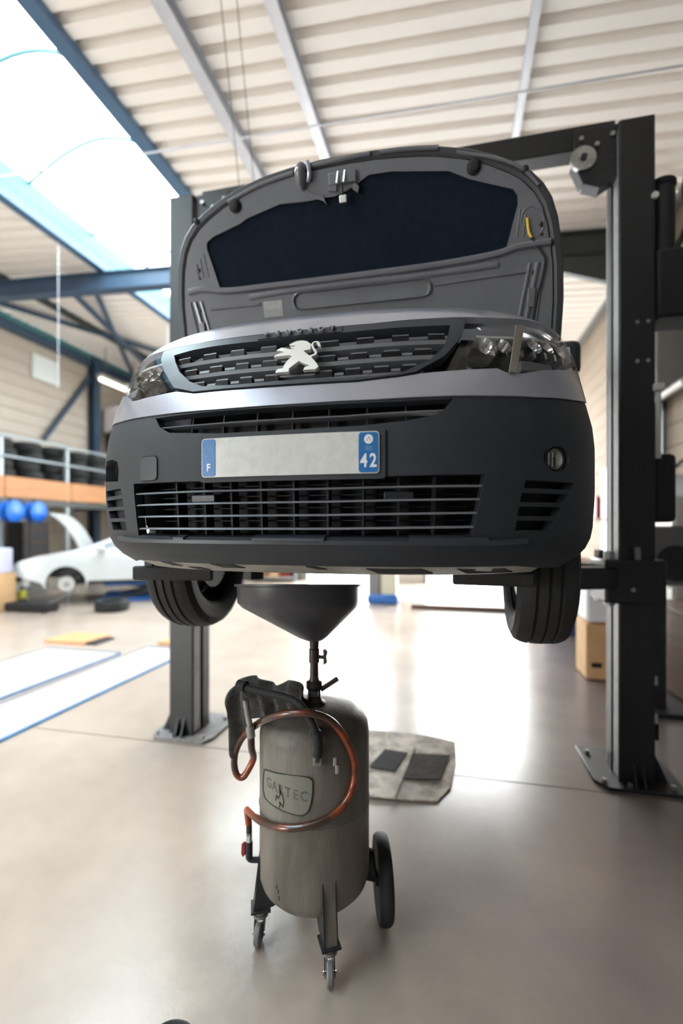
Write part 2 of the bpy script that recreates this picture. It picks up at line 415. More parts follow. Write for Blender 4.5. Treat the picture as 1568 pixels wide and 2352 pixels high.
# skylight: curbs, hoops and opal panels
sky = struct(thing('window_1', None, None, (0, 0, 0)))
zc = lambda u: zr(u) + .42
for nm, u, mt in (('curb', SK0, 'cyan'), ('curb', SK1, 'bluetrim')):
    MB().box((u + (-.03 if u == SK0 else .03), 2.8, zr(u) + .2), (.05, BB - BF, .46)).build(nm, mt, sky, smooth=False)
    MB().box((u + (-.06 if u == SK0 else .06), 2.8, zr(u) - .05), (.16, BB - BF, .10)).build('curb_flange', 'bluetrim', sky, smooth=False)
def vault(t):
    u = SK0 + (SK1 - SK0) * t
    return (u, zc(u) + .52 * math.sin(PI * t))
nb = 15; L = (BB - BF) / nb
panel_me = None
for k in range(nb):
    b0 = BF + k * L
    m = MB(); N = 12
    for q in range(N):
        (u0, z0), (u1, z1) = vault(q / N), vault((q + 1) / N)
        m.add([(u0, 0.02, z0), (u1, 0.02, z1), (u1, L - .02, z1), (u0, L - .02, z0)], [(0, 1, 2, 3)])
    if panel_me is None: panel_me = m.mesh('glazing_panel', 'poly', True)
    o = bpy.data.objects.new('glazing_panel', panel_me); COL.objects.link(o); o.parent = sky; o.location = (0, b0, 0)
hp = None
for k in range(nb + 1):
    m = MB().tube([(vault(q / 14)[0], 0, vault(q / 14)[1] - .03) for q in range(15)], .028, 6)
    if hp is None: hp = m.mesh('hoop', 'cyan', True)
    o = bpy.data.objects.new('hoop', hp); COL.objects.link(o); o.parent = sky; o.location = (0, BF + k * L, 0)
# purlins, conduit under the roof
def cbeam(name, u, w_, h, mt, b0=BF, b1=BB, dz=0):
    m = MB(); z = zr(u) - h / 2 + dz; b = (b0 + b1) / 2; l = b1 - b0
    m.box((u, b, z), (.012 + w_ * .15, l, h)); m.box((u, b, z - h / 2), (w_, l, .014)); m.box((u, b, z + h / 2 - .007), (w_, l, .014))
    return struct(m.build(name, mt, smooth=False))
cbeam('trim_1', -1.985, .13, .15, 'purlin'); cbeam('trim_2', -1.05, .11, .13, 'purlin'); cbeam('trim_3', 1.12, .075, .08, 'purlin')
cbeam('trim_4', -8.2, .10, .12, 'darkbeam')
# rafter with haunch, eave beams, columns, bracing
m = MB()
for (u0, u1) in ((UL, -4.45), (-4.45, UR)):
    n_ = 1
    h0 = .30
    pts = []
    z0, z1 = (6.49, 6.24) if u0 == UL else (6.24, zr(u1) - .0)
    mm = MB().add([(u0, 6.40, z0), (u1, 6.40, z1), (u1, 6.50, z1), (u0, 6.50, z0), (u0, 6.40, z0 - h0), (u1, 6.40, z1 - h0), (u1, 6.50, z1 - h0), (u0, 6.50, z0 - h0)],
        [(0, 1, 2, 3), (4, 7, 6, 5), (0, 4, 5, 1), (3, 2, 6, 7), (0, 3, 7, 4), (1, 5, 6, 2)])
    for zz in (0, -h0):
        mm.add([(u0, 6.34, z0 + zz - .012), (u1, 6.34, z1 + zz - .012), (u1, 6.56, z1 + zz - .012), (u0, 6.56, z0 + zz - .012),
                (u0, 6.34, z0 + zz + .012), (u1, 6.34, z1 + zz + .012), (u1, 6.56, z1 + zz + .012), (u0, 6.56, z0 + zz + .012)],
               [(0, 3, 2, 1), (4, 5, 6, 7), (0, 1, 5, 4), (1, 2, 6, 5), (2, 3, 7, 6), (3, 0, 4, 7)])
    struct(mm.build('trim_5', 'bluedark' if u0 < -5 else 'darkbeam', smooth=False))
struct(MB().add([(1.2, 6.40, zr(1.2) - .34), (UR, 6.40, zr(UR) - .34), (UR, 6.40, zr(UR) - .95), (1.2, 6.50, zr(1.2) - .34), (UR, 6.50, zr(UR) - .34), (UR, 6.50, zr(UR) - .95)],
    [(0, 2, 1), (3, 4, 5), (0, 1, 4, 3), (1, 2, 5, 4), (2, 0, 3, 5)]).build('trim_6', 'darkbeam', smooth=False))
for u, b in ((UR - .12, 6.45), (UL + .12, 6.45), (UL + .14, 10.9), (UR - .12, 1.0)):
    h = zr(u) - .1
    m = MB().box((u, b, h / 2), (.03, .24, h)).box((u - .1, b, h / 2), (.016, .24, h)).box((u + .1, b, h / 2), (.016, .24, h))
    struct(m.build('trim_7', 'bluedark', smooth=False))
for p, q in (((UL + .1, 10.75, 5.95), (UL + .1, 9.15, 3.9)), ):
    struct(MB().bar(p, q, .09, .09).build('trim_8', 'bluedark', smooth=False))
struct(MB().box((UL + .12, 2.8, zr(UL) - .10), (.18, BB - BF, .13)).build('trim_9', 'cyan', smooth=False))
struct(MB().box((UL + .10, 2.8, zr(UL) - .27), (.12, BB - BF, .20)).build('trim_9', 'bluedark', smooth=False))
struct(MB().box((UR - .08, 2.8, zr(UR) - .06), (.10, BB - BF, .09)).build('trim_9', 'grey', smooth=False))
# wind bracing under the roof beyond the rafter
for p, q in (((-9.6, 6.6, zr(-9.6) - .12), (-6.3, 12.3, zr(-6.3) - .12)), ((-6.3, 6.6, zr(-6.3) - .14), (-9.6, 12.3, zr(-9.6) - .14)), ((-6.9, 6.7, zr(-6.9) - .2), (-8.7, 12.3, zr(-8.7) - .2))):
    struct(MB().bar(p, q, .09, .09).build('trim_10', 'bluedark', smooth=False))
# walls
def clad(name, u, mt, b0, b1, z1, sgn):
    m = MB(); z = 0; 
    while z < z1 - .01:
        h = min(.30, z1 - z); m.box((u + sgn * .05, (b0 + b1) / 2, z + h / 2), (.1, b1 - b0, h - .012)); z += .30
    m.box((u + sgn * .09, (b0 + b1) / 2, z1 / 2), (.06, b1 - b0, z1))
    return struct(m.build(name, mt, smooth=False))
clad('wall_left', UL, 'wall', BF, BB, zr(UL), -1); clad('wall_right', UR, 'wallr', 3.0, BB, zr(UR), 1); clad('wall_right', UR, 'grey', BF, 3.0, zr(UR), 1)  # unseen front part of right wall made dark grey to cut bounced light
def wallseg(name, u0, u1, z0, z1, b, mt='wall'):
    return struct(MB().box(((u0 + u1) / 2, b, (z0 + z1) / 2), (u1 - u0, .16, z1 - z0)).build(name, mt, smooth=False))
ZT = 6.78
for a in ((UL, -3.9, 0, ZT), (-3.9, -1.45, 5.2, ZT), (-1.45, -.35, 0, ZT), (-.35, 2.3, 5.2, ZT), (2.3, UR, 0, ZT)): wallseg('wall_back', *a, BB + .08)
for a in ((UL, -9.0, 0, ZT), (-9.0, -6.0, 3.2, ZT), (-6.0, UR, 0, ZT)): wallseg('wall_front', *a, BF - .08, 'grey')  # unseen wall darkened to cut fill, gap added to let light in
for i, (u0, u1) in enumerate(((-3.9, -1.45), (-.35, 2.3))):
    d = struct(thing('door_%d' % (i + 1), None, None, ((u0 + u1) / 2, BB, 0)))
    for u in (u0 + .05, u1 - .05): MB().box((u, BB - .02, 2.6), (.1, .14, 5.2)).build('door_post', 'grey', d, smooth=False)
    MB().box(((u0 + u1) / 2, BB - .02, 5.15), (u1 - u0, .14, .1)).build('door_lintel', 'grey', d, smooth=False)
    for k in range(4): MB().box(((u0 + u1) / 2, BB - .15 - k * .5 - .22, 5.26), (u1 - u0 - .1, .46, .05)).build('door_leaf', 'lgrey', d, smooth=False)

# ================================================================== VAN
LIFT = 1.28
van = thing('van', 'silver-grey van with charcoal bumper and open bonnet raised on a lift', 'van', (0, 0, LIFT + .2))
# nose surface S(v, w): v = arc length across the nose from its centre, w = arc length up the profile
_t = 1 - (1 - np.linspace(0, 1, 3001)) ** 2
_pb = .5 * (1 - np.sqrt(np.clip(1 - _t ** 2.6, 0, 1)))
_arc = np.concatenate([[0], np.cumsum(np.hypot(np.diff(_t * .924), np.diff(_pb)))]); VM = _arc[-1]
PR = np.array([[1.470, .080, .800], [1.500, .045, .840], [1.540, .015, .868], [1.580, .006, .880], [1.700, .000, .886], [1.850, .000, .886],
    [1.920, .008, .880], [1.980, .022, .868], [2.060, .050, .856], [2.140, .085, .848], [2.190, .115, .838], [2.230, .150, .830],
    [2.265, .200, .822], [2.292, .260, .814], [2.310, .330, .806], [2.322, .420, .800]])
_w0 = np.concatenate([[0], np.cumsum(np.hypot(np.diff(PR[:, 0]), np.diff(PR[:, 1])))]); WM = _w0[-1]
_wd = np.linspace(-.1, WM + .1, 1400); _ker = np.hanning(41); _ker /= _ker.sum()
def _sm(col):
    a = np.interp(_wd, _w0, PR[:, col])
    a[_wd < 0] = PR[0, col] + (PR[1, col] - PR[0, col]) / (_w0[1]) * _wd[_wd < 0]
    k = _wd > WM; a[k] = PR[-1, col] + (PR[-1, col] - PR[-2, col]) / (_w0[-1] - _w0[-2]) * (_wd[k] - WM)
    b = np.convolve(a, _ker, 'same'); b[:25] = a[:25]; b[-25:] = a[-25:]; return b
_PZ, _PB, _PW = _sm(0), _sm(1), _sm(2)
def S0(v, w):
    a = abs(v); t = float(np.interp(a, _arc, _t)); b = float(np.interp(a, _arc, _pb)) + max(0, a - VM)
    return Vector((math.copysign(t, v) * float(np.interp(w, _wd, _PW)), b + float(np.interp(w, _wd, _PB)), float(np.interp(w, _wd, _PZ))))
def SN(v, w):
    e = .004
    n = (S0(v + e, w) - S0(v - e, w)).cross(S0(v, w + e) - S0(v, w - e))
    return n.normalized()
def S(v, w, off=0.0):
    p = S0(v, w)
    return p + SN(v, w) * off if off else p

mir = lambda L: [(-x, y) for x, y in L][::-1]
VE = 1.22
BAND_BOT = [(-VE, .585), (-1.05, .554), (-.896, .528), (-.72, .512), (-.61, .508), (-.49, .504), (-.244, .500), (0, .500), (.244, .501), (.46, .508), (.6, .512), (.72, .517), (.896, .531), (1.056, .554), (VE, .585)]
BAND_TOP = [(-VE, .72), (-1.05, .69), (-.87, .645), (-.73, .612), (-.664, .580), (-.626, .576), (-.52, .575), (-.42, .576), (-.342, .559), (-.164, .556), (0, .555), (.192, .554), (.312, .565), (.38, .576), (.506, .588), (.604, .598), (.63, .587), (.664, .584), (.706, .593), (.76, .609), (.87, .631), (1.054, .682), (VE, .72)]
SLIT = [(-.49, .501 - .006), (-.464, .465), (-.42, .442), (-.236, .427), (-.028, .426), (.194, .429), (.332, .440), (.42, .456), (.448, .484), (.462, .501), (.328, .495), (.194, .494), (-.032, .494), (-.244, .495)]
LOWG = [(-.584, .295), (-.578, .214), (-.572, .131), (-.38, .127), (-.122, .128), (.104, .128), (.342, .128), (.516, .134), (.522, .17), (.534, .228), (.548, .298), (.362, .295), (.17, .290), (-.146, .290)]
def rrect(x0, y0, x1, y1, r, n=4):
    out = []
    for cx, cy, a in ((x1 - r, y0 + r, -90), (x1 - r, y1 - r, 0), (x0 + r, y1 - r, 90), (x0 + r, y0 + r, 180)):
        for k in range(n + 1):
            q = math.radians(a + 90 * k / n); out.append((cx + r * math.cos(q), cy + r * math.sin(q)))
    return out
FOGL = [(-.90, .372), (-.84, .390), (-.746, .387), (-.696, .374), (-.686, .345), (-.692, .309), (-.76, .313), (-.90, .322)][::-1]
SLITS_L = []
for k, (w0, w1, va, vb) in enumerate(((.262, .284, -.84, -.664), (.225, .250, -.815, -.652), (.187, .213, -.79, -.645), (.148, .175, -.76, -.640))):
    SLITS_L.append([(va, w0), (vb, w0), (vb - .006, w1), (va - .02, w1)])
FOGR = [(.782 + .052 * math.cos(2 * PI * k / 24), .347 + .036 * math.sin(2 * PI * k / 24)) for k in range(24)]
cover_out = [(-VE, 0.0), (-.92, .004), (-.80, .014), (-.68, .030), (0, .030), (.70, .030), (.82, .014), (.95, .004), (VE, 0.0)] + [(v, w_ - .003) for v, w_ in BAND_BOT[::-1]]
# slit opens up to the band: drop its top edge slightly under the band line
patch(cover_out, [SLIT[::-1], LOWG, FOGL] + SLITS_L + [FOGR] + [mir(s) for s in SLITS_L], S, .035, 0, .03).build('bumper_cover', 'plastic', van)
# ledge under the lower grille and its raised pads
led = MB()
for a, b, w0, w1, d in ((-.70, .68, .108, .122, .014), (-.40, -.36, .118, .128, .012), (-.12, .10, .118, .129, .016), (.34, .56, .118, .129, .012)):
    N = 50 if b - a > 1 else 6; vs = []; fs = []
    for k in range(N + 1):
        v = a + (b - a) * k / N; ww = .03 * max(0, abs(v) - .60) * 2
        vs += [S(v, w0 + ww, -.004), S(v, w0 + .004 + ww, d), S(v, w1 + ww, d * .8), S(v, w1 + .004 + ww, -.02)]
    for k in range(N): fs += [(4 * k + q, 4 * k + q + 1, 4 * k + q + 5, 4 * k + q + 4) for q in range(3)]
    fs += [(0, 1, 2, 3), (4 * N + 3, 4 * N + 2, 4 * N + 1, 4 * N)]
    led.add(vs, fs)
led.build('bumper_ledge', 'plastic2', van)
patch(BAND_BOT + BAND_TOP[::-1], [], S, .03, .004, .02).build('painted_bumper_band', 'silver', van)
# grille surround and insert
GO = [(-.564, .762), (-.55, .72), (-.5, .658), (-.43, .588), (-.342, .5625), (-.162, .5595), (0, .5585), (.192, .5575), (.312, .5685), (.36, .577), (.446, .628), (.490, .684), (.512, .735), (.524, .776), (.428, .772), (.288, .760), (.036, .757), (-.204, .754), (-.392, .756), (-.518, .762)]
GI = [(-.482, .722), (-.46, .69), (-.425, .645), (-.368, .602), (-.31, .577), (-.166, .569), (-.046, .568), (.192, .567), (.268, .569), (.326, .578), (.4, .613), (.442, .655), (.464, .705), (.470, .744), (.372, .738), (.182, .729), (.102, .726), (-.114, .724), (-.306, .728), (-.394, .728)]
patch(GO, [GI[::-1]], S, .02, .010, .035).build('grille_surround', 'plastic2', van)
gr = patch([(v * 1.02, w_) for v, w_ in GI], [], S, .05, -.035, .01).build('grille', 'black', van)
def strip(v0, v1, w0, w1, o0, o1, n=None, lean=0.0):
    """bar along the nose: v0..v1, section w0..w1, front face at o1, back at o0"""
    n = n or max(1, int(abs(v1 - v0) / .04)); vs = []; fs = []
    for k in range(n + 1):
        v = v0 + (v1 - v0) * k / n
        a, b = (w0, w1) if not callable(w0) else (w0(v), w1(v))
        vs += [S(v, a, o0), S(v, a, o1 - lean), S(v, b, o1), S(v, b, o0)]
    for k in range(n): fs += [(4 * k + q, 4 * k + (q + 1) % 4, 4 * k + 4 + (q + 1) % 4, 4 * k + 4 + q) for q in range(4)]
    fs += [(0, 1, 2, 3), (4 * n + 3, 4 * n + 2, 4 * n + 1, 4 * n)]
    return vs, fs
BLK = [(.704, [(-.464, -.408), (-.352, -.300), (-.244, -.194), (-.134, -.080), (.058, .126), (.182, .236), (.292, .344), (.402, .454)], -.475, .462, .001),
       (.6495, [(-.414, -.362), (-.310, -.262), (-.212, -.166), (-.118, -.068), (.058, .120), (.166, .218), (.266, .316), (.360, .412)], -.430, .425, .0012),
       (.5965, [(-.360, -.316), (-.272, -.228), (-.186, -.144), (-.100, -.056), (.064, .114), (.154, .200), (.240, .284), (.324, .366)], -.372, .385, .0012)]
for wr, bl, va, vb, sk in BLK:
    up = lambda v, d: wr + d + max(0, v - .1) * .03
    MB().add(*strip(va, vb, lambda v: up(v, -.0265), lambda v: up(v, -.0150), -.045, -.004, lean=.004)).build('grille_bar', 'grilleg', gr)
    for a, b in bl:
        MB().add(*strip(a, b, lambda v: up(v, -.0185), lambda v: up(v, .0015), -.045, .000, n=2, lean=.008)).build('grille_block', 'gloss', gr)
        MB().add(*strip(a + .001, b - .001, lambda v: up(v, .0015), lambda v: up(v, .0070), -.030, -.001, n=2, lean=.001)).build('block_cap', 'grilleg', gr)
    for (a, b), (c, d) in zip(bl[:-1], bl[1:]):
        if a < 0 < c or sk < .00115: continue
        MB().add(*strip(b + .006, c - .006, lambda v: up(v, -.0075), lambda v: up(v, .0005), -.045, -.008, n=2, lean=.001)).build('grille_link', 'grilleg', gr)
MB().add(*strip(-.055, .056, .560, .728, -.05, -.022)).build('emblem_base', 'plastic', gr)
for wr in (.708, .690, .655, .637, .600, .582):
    MB().add(*strip(-.058, .058, wr - .003, wr + .003, -.04, -.010, n=3)).build('grille_rib', 'grilleg', gr)
# name lettering embossed in the upper grille bar
MB().add(*strip(-.145, .135, .728, .752, -.01, .0135)).build('name_bar', 'plastic2', van)
for i, ch in enumerate('PEUGEOT'):
    cv = -.112 + i * .2185 / 6
    text_mesh(ch, .0235, lambda x, y, z, cv=cv: S(cv + x, .7385 + y * .92, .0185 + z), depth=.004, width=1.15, bold=.0006).build('letter', 'lettergrey', van, smooth=False)
# lion emblem
LP = [(540, 330), (600, 285), (660, 235), (740, 210), (830, 212), (920, 245), (945, 285), (1000, 335), (1012, 380), (1010, 545), (940, 565), (870, 590), (930, 670), (1010, 765), (1060, 745), (1115, 700), (1118, 655), (1075, 570), (1035, 470), (1015, 370), (1035, 300), (1080, 262), (1150, 262), (1185, 310), (1205, 380), (1225, 465), (1180, 440), (1140, 380), (1130, 305), (1095, 285), (1060, 320), (1055, 390), (1090, 500), (1145, 610), (1168, 690), (1140, 755), (1055, 820), (1110, 910), (1165, 1000), (1210, 1090), (1222, 1150), (1165, 1218), (1040, 1222), (950, 1225), (918, 1245), (945, 1130), (1040, 1100), (1030, 1078), (960, 1040), (810, 935), (700, 1060), (620, 1160), (622, 1270), (480, 1272), (390, 1278), (345, 1298), (350, 1215), (390, 1165), (490, 1145), (500, 1070), (540, 950), (600, 840), (650, 775), (600, 725), (550, 720), (400, 740), (320, 745), (255, 770), (275, 700), (330, 660), (400, 625), (470, 615), (430, 570), (350, 530), (285, 545), (310, 485), (380, 432), (440, 445), (540, 490), (630, 520), (655, 500), (675, 460), (620, 485), (590, 460), (585, 430), (660, 415), (680, 375), (620, 370), (575, 385)]
def lionF(x, y, d):
    return S((x - 735) * 1.55e-4 * .98 + .004, .642 - (y - 755) * 1.02e-4 - (x - 735) * 6e-6, .022 + d)
patch(LP, [], lionF, 45, 0, .012).build('lion_emblem', 'satin', van, bevel=.0008, ang=50)
# silver front panel above the grille
PB = [(-1.0, .80), (-.86, .80), (-.742, .792), (-.60, .778), (-.524, .772), (-.396, .764), (-.206, .762), (0, .762), (.206, .763), (.43, .782), (.53, .795), (.644, .806), (.766, .836), (.86, .862), (.94, .872), (1.0, .872)]
patch(PB + [(1.12, .95), (1.05, WM), (.5, WM + .03), (0, WM + .04), (-.5, WM + .03), (-1.05, WM), (-1.12, .90)], [], S, .035, .006, .02).build('front_panel', 'silver', van)
# lower grille, upper slit
lg = patch([(-.78, .06), (.74, .06), (.74, .36), (-.78, .36)], [], S, .08, -.115, .01).build('lower_grille', 'black', van)
SL = [(.2625, -.570, .534), (.2265, -.564, .530), (.190, -.562, .524), (.1525, -.556, .518)]
for w_, a, b in SL:
    f = lambda v: w_ + .006 * max(0, v - .1) * 2
    MB().add(*strip(a - .02, b + .02, lambda v: f(v) - .0026, lambda v: f(v) + .0026, -.045, -.008, lean=-.005)).build('slat', 'grilleg', lg)
for w_ in (.280, .246, .210, .172, .137):
    MB().add(*strip(-.57, .53, w_ - .0015, w_ + .0015, -.105, -.085)).build('radiator_rib', 'plastic', lg)
for v in (-.436, -.32, -.22, -.116, -.01, .096, .204, .31, .418):
    MB().add(*strip(v - .003, v + .003, .122, .295, -.09, -.050, n=1)).build('grille_post', 'plastic', lg)
for a, b in ((-.368, -.276), (.266, .355)):
    MB().add(*strip(a, b, .229, .254, -.10, -.046, n=2)).build('sensor_cover', 'plastic2', lg, bevel=.003)
us = patch([(v * 1.02, w_ + .002) for v, w_ in SLIT], [], S, .08, -.07, .01).build('upper_intake', 'black', van)
f = lambda v: .4605 + (.012 * max(0, v - .15) * 3 if v > 0 else .004 * max(0, -v - .3) * 4)
MB().add(*strip(-.47, .445, lambda v: f(v) - .0026, lambda v: f(v) + .0026, -.04, -.010, lean=-.005)).build('slat', 'grilleg', us)
for v in (-.356, -.238, -.122, -.008, .104, .218, .332):
    MB().add(*strip(v - .002, v + .002, .43, .495, -.055, -.03, n=1)).build('grille_post', 'plastic2', us)
# tow-eye cover
TW = rrect(-.543, .302, -.464, .374, .014)
patch(rrect(-.547, .298, -.460, .378, .016), [], S, .05, .0005, .004).build('tow_cover_gap', 'black', van)
patch(TW, [], S, .03, .0035, .004).build('tow_eye_cover', 'plastic2', van)
# number plate
PF = lambda v, w_, o: S(v, w_, o)
patch(rrect(-.290, .286, .272, .421, .008), [], S, .05, .006, .012).build('plate_holder', 'plastic', van)
pl = patch(rrect(-.282, .300, .256, .411, .010), [], S, .05, .0095, .003).build('number_plate', 'platew', van)
patch(rrect(-.2795, .3025, -.2345, .4085, .008), [], S, .05, .0103, .001).build('blue_band', 'plateb', pl)
patch(rrect(.199, .3025, .2535, .4085, .008), [], S, .05, .0103, .001).build('blue_band', 'plateb', pl)
text_mesh('F', .030, lambda x, y, z: S(-.257 + x, .327 + y, .0109 + z), .0003, bold=.0006).build('letter_f', 'ptext', pl, smooth=False)
for i, ch in enumerate('42'):
    text_mesh(ch, .050, lambda x, y, z: S(.2135 + i * .0255 + x, .3325 + y, .0109 + z), .0003, bold=.0012, width=.80).build('digit', 'ptext', pl, smooth=False)
st = MB()
for k in range(12):
    a = 2 * PI * k / 12; cx, cy = -.257 + .0145 * math.cos(a), .374 + .0145 * math.sin(a)
    st.prism([(cx + (.0026 if q % 2 == 0 else .0011) * math.sin(PI * q / 5), cy + (.0026 if q % 2 == 0 else .0011) * math.cos(PI * q / 5)) for q in range(10)], S, .0101, .0108)
tag(st.build('star_ring', 'star', pl, smooth=False), kind='stuff')
MB().prism([(.2265 + .0125 * math.cos(2 * PI * k / 24), .3905 + .0125 * math.sin(2 * PI * k / 24)) for k in range(24)], S, .0101, .0112).build('region_badge', 'ptext', pl, smooth=False)
m = MB()
for a in ((-.006, -.005, .000, .006), (.000, .006, .006, -.004), (-.006, -.005, .005, -.004), (-.002, -.001, .003, -.001)):
    m.add(*[[S(.2265 + a[0], .3905 + a[1], .0115), S(.2265 + a[0] + .0012, .3905 + a[1], .0115), S(.2265 + a[2] + .0012, .3905 + a[3], .0115), S(.2265 + a[2], .3905 + a[3], .0115)], [(0, 1, 2, 3)]])
m.build('badge_mark', 'grime', pl, smooth=False)
m = MB()
for k in range(3): m.prism([(.2175, .362 + k * .004), (.2365, .362 + k * .004), (.2365, .3635 + k * .004), (.2175, .3635 + k * .004)], S, .0102, .0108)
m.build('badge_caption', 'star', pl, smooth=False)
# fog lamp (right), empty fog pocket (left)
fl = patch([(.782 + .060 * math.cos(2 * PI * k / 24), .347 + .042 * math.sin(2 * PI * k / 24)) for k in range(24)], [], S, .05, -.032, .01).build('fog_lamp', 'gloss', van)
c0, n0 = S(.782, .347), SN(.782, .347)
MB().lathe([(.030, -.004), (.024, -.018), (.012, -.028), (.001, -.030)], c0 + n0 * -.004, n0, 24).build('reflector', 'haze', fl)
MB().lathe([(.034, -.010), (.033, -.002), (.024, .004), (.010, .007), (.001, .0075)], c0 + n0 * -.010, n0, 24).build('lens', 'glass', fl)
MB().lathe([(.034, -.012), (.038, -.012), (.038, -.002), (.034, -.002), (.034, -.012)], c0 + n0 * -.006, n0, 24).build('bezel', 'plastic2', fl)
for x in (-.012, .0, .013): MB().add(*strip(.782 + x * 1.3 - .002, .782 + x * 1.3 + .002, .327, .367, -.026, -.016, n=1)).build('lens_rib', 'mirror', fl)
patch([(v, w_) for v, w_ in ((-.92, .30), (-.92, .40), (-.68, .40), (-.67, .30))][::-1], [], S, .05, -.09, .01).build('fog_pocket_back', 'black', van)
MB().add(*strip(-.735, -.70, .31, .355, -.085, -.03, n=1)).build('fog_pocket_bracket', 'plastic2', van)
for sg in (-1, 1):
    patch([(sg * x, y) for x, y in ((-.90, .14), (-.90, .29), (-.62, .29), (-.62, .14))][::(1 if sg > 0 else -1)], [], S, .06, -.026 if sg > 0 else -.06, .01).build('vent_back', 'plastic', van)
# ---- headlights
def headlight(name, base, lens, sg):
    h = patch(base, [], S, .03, -.055, .01).build(name, 'gloss', van)
    patch(lens, [], S, .025, .003, .004).build('lens', 'glass', h)
    return h
LR = [(.545, .735), (.575, .753), (.70, .767), (.80, .795), (.862, .820), (.93, .838), (.985, .815), (1.02, .765), (1.034, .712), (1.050, .690), (.868, .634), (.762, .613), (.706, .596), (.664, .588), (.636, .591), (.604, .602), (.506, .600), (.512, .665)]
BR = [(.527, .772), (.57, .776), (.7, .789), (.80, .815), (.87, .842), (.94, .858), (1.0, .835), (1.04, .77), (1.06, .70), (1.06, .685), (.868, .628), (.76, .606), (.706, .590), (.664, .580), (.63, .583), (.604, .592), (.506, .586), (.38, .578), (.45, .625), (.494, .684), (.515, .735)]
hr = headlight('headlight', BR, LR, 1)
LL = [(-.560, .752), (-.600, .762), (-.70, .765), (-.80, .795), (-.90, .82), (-.985, .815), (-1.02, .765), (-1.034, .712), (-1.05, .695), (-.868, .650), (-.762, .620), (-.70, .596), (-.664, .584), (-.626, .580), (-.52, .579), (-.436, .592), (-.505, .665)][::-1]
hl = headlight('headlight', [(v * 1.012, w_ + (.006 if w_ > .7 else -.004)) for v, w_ in LL], LL, -1)
for h, sg in ((hr, 1), (hl, -1)):
    MB().add(*[[S(sg * a, b, o) for a, b, o in q] for q in [[(.66, .60, -.03), (.79, .622, -.03), (.79, .66, -.05), (.70, .675, -.05)]]], ) if False else None
    for (va, vb, wa, wb) in ((.56, .62, .665, .715), (.625, .675, .665, .725), (.745, .80, .68, .755), (.81, .865, .69, .775), (.88, .95, .70, .79)):
        vc, wc = (va + vb) / 2 * sg, (wa + wb) / 2
        c0, n0 = S(vc, wc, -.012), SN(vc, wc)
        rr = (vb - va) / 2 * 1.05
        MB().lathe([(rr, 0), (rr * .92, -.010), (rr * .6, -.026), (rr * .25, -.034), (.003, -.035)], c0, n0, 20).build('reflector', 'mirror', h)
        MB().lathe([(.006, -.035), (.006, -.012), (.003, -.006), (.0005, -.005)], c0, n0, 10).build('bulb', 'amber' if vb > .9 else 'chrome', h)
    for k in range(7):
        v = sg * (.60 + k * .052)
        MB().add(*strip(v, v + sg * .012, .655 + .004 * k, .672 + .006 * k, -.045, -.010, n=1)).build('led_lens', 'chrome' if k % 2 else 'mirror', h)
    MB().add(*strip(sg * .56, sg * .93, lambda v: .726 + .11 * max(0, abs(v) - .6), lambda v: .736 + .12 * max(0, abs(v) - .6), -.05, -.014)).build('light_guide', 'lgrey', h)
    MB().add(*strip(sg * .70, sg * .84, lambda v: .612 + .10 * (abs(v) - .70), lambda v: .650 + .04 * (abs(v) - .70), -.05, -.012)).build('turn_signal', 'grey', h, bevel=.004)
    MB().add(*strip(sg * .985, sg * 1.035, lambda v: .700, lambda v: .79, -.03, -.002, n=4)).build('side_marker', 'lgrey', h)
MB().add(*[[S(v, w_, o) for v, w_, o in ((.694, .772, .010), (.728, .776, .010), (.694, .684, .008), (.660, .583, .012), (.636, .582, .012), (.664, .672, .008),
    (.694, .772, .006), (.728, .776, .006), (.694, .684, .004), (.660, .583, .006), (.636, .582, .006), (.664, .672, .004))],
    [(0, 1, 2, 5), (5, 2, 3, 4), (6, 11, 8, 7), (11, 10, 9, 8), (0, 5, 11, 6), (5, 4, 10, 11), (4, 3, 9, 10), (3, 2, 8, 9), (2, 1, 7, 8), (1, 0, 6, 7)]]).build('tape_strip', mat('beige_tape', (.20, .18, .15), .6, var=.2, scale=60), van, smooth=False)

# ---- bonnet, raised 72 degrees about its rear hinge
AL = math.radians(72); HB, HZ = .93, 2.40
Sd = Vector((0, -math.cos(AL), math.sin(AL))); Nd = Vector((0, -math.sin(AL), -math.cos(AL))); HO = Vector((0, HB, HZ))
BF_ = lambda u, s, n: HO + Vector((u, 0, 0)) + Sd * s + Nd * (n - .05 * (1 - min(1, (u / .9) ** 2)) * .6)
half = [(0, .802), (.12, .80), (.25, .79), (.37, .775), (.5, .745), (.6, .708), (.68, .668), (.74, .63), (.785, .585), (.82, .53), (.845, .46), (.862, .38), (.875, .30), (.885, .16), (.885, -.01)]
def inset(L, d):
    out = []
    for (u, s_) in L:
        k = 1 - d / .9
        out.append((u * k, s_ - d * max(0, s_) / .8 * .9))
    return out
OUT = half + mir(half)[:-1]
OUT = [(0.0, .802)] + half[1:] + [(-u, s_) for u, s_ in half[1:]][::-1]
bon = patch([(u * .994, s_ * .994 + .0) for u, s_ in OUT], [], BF_, .05, -.03, .012).build('bonnet', 'silver', van)
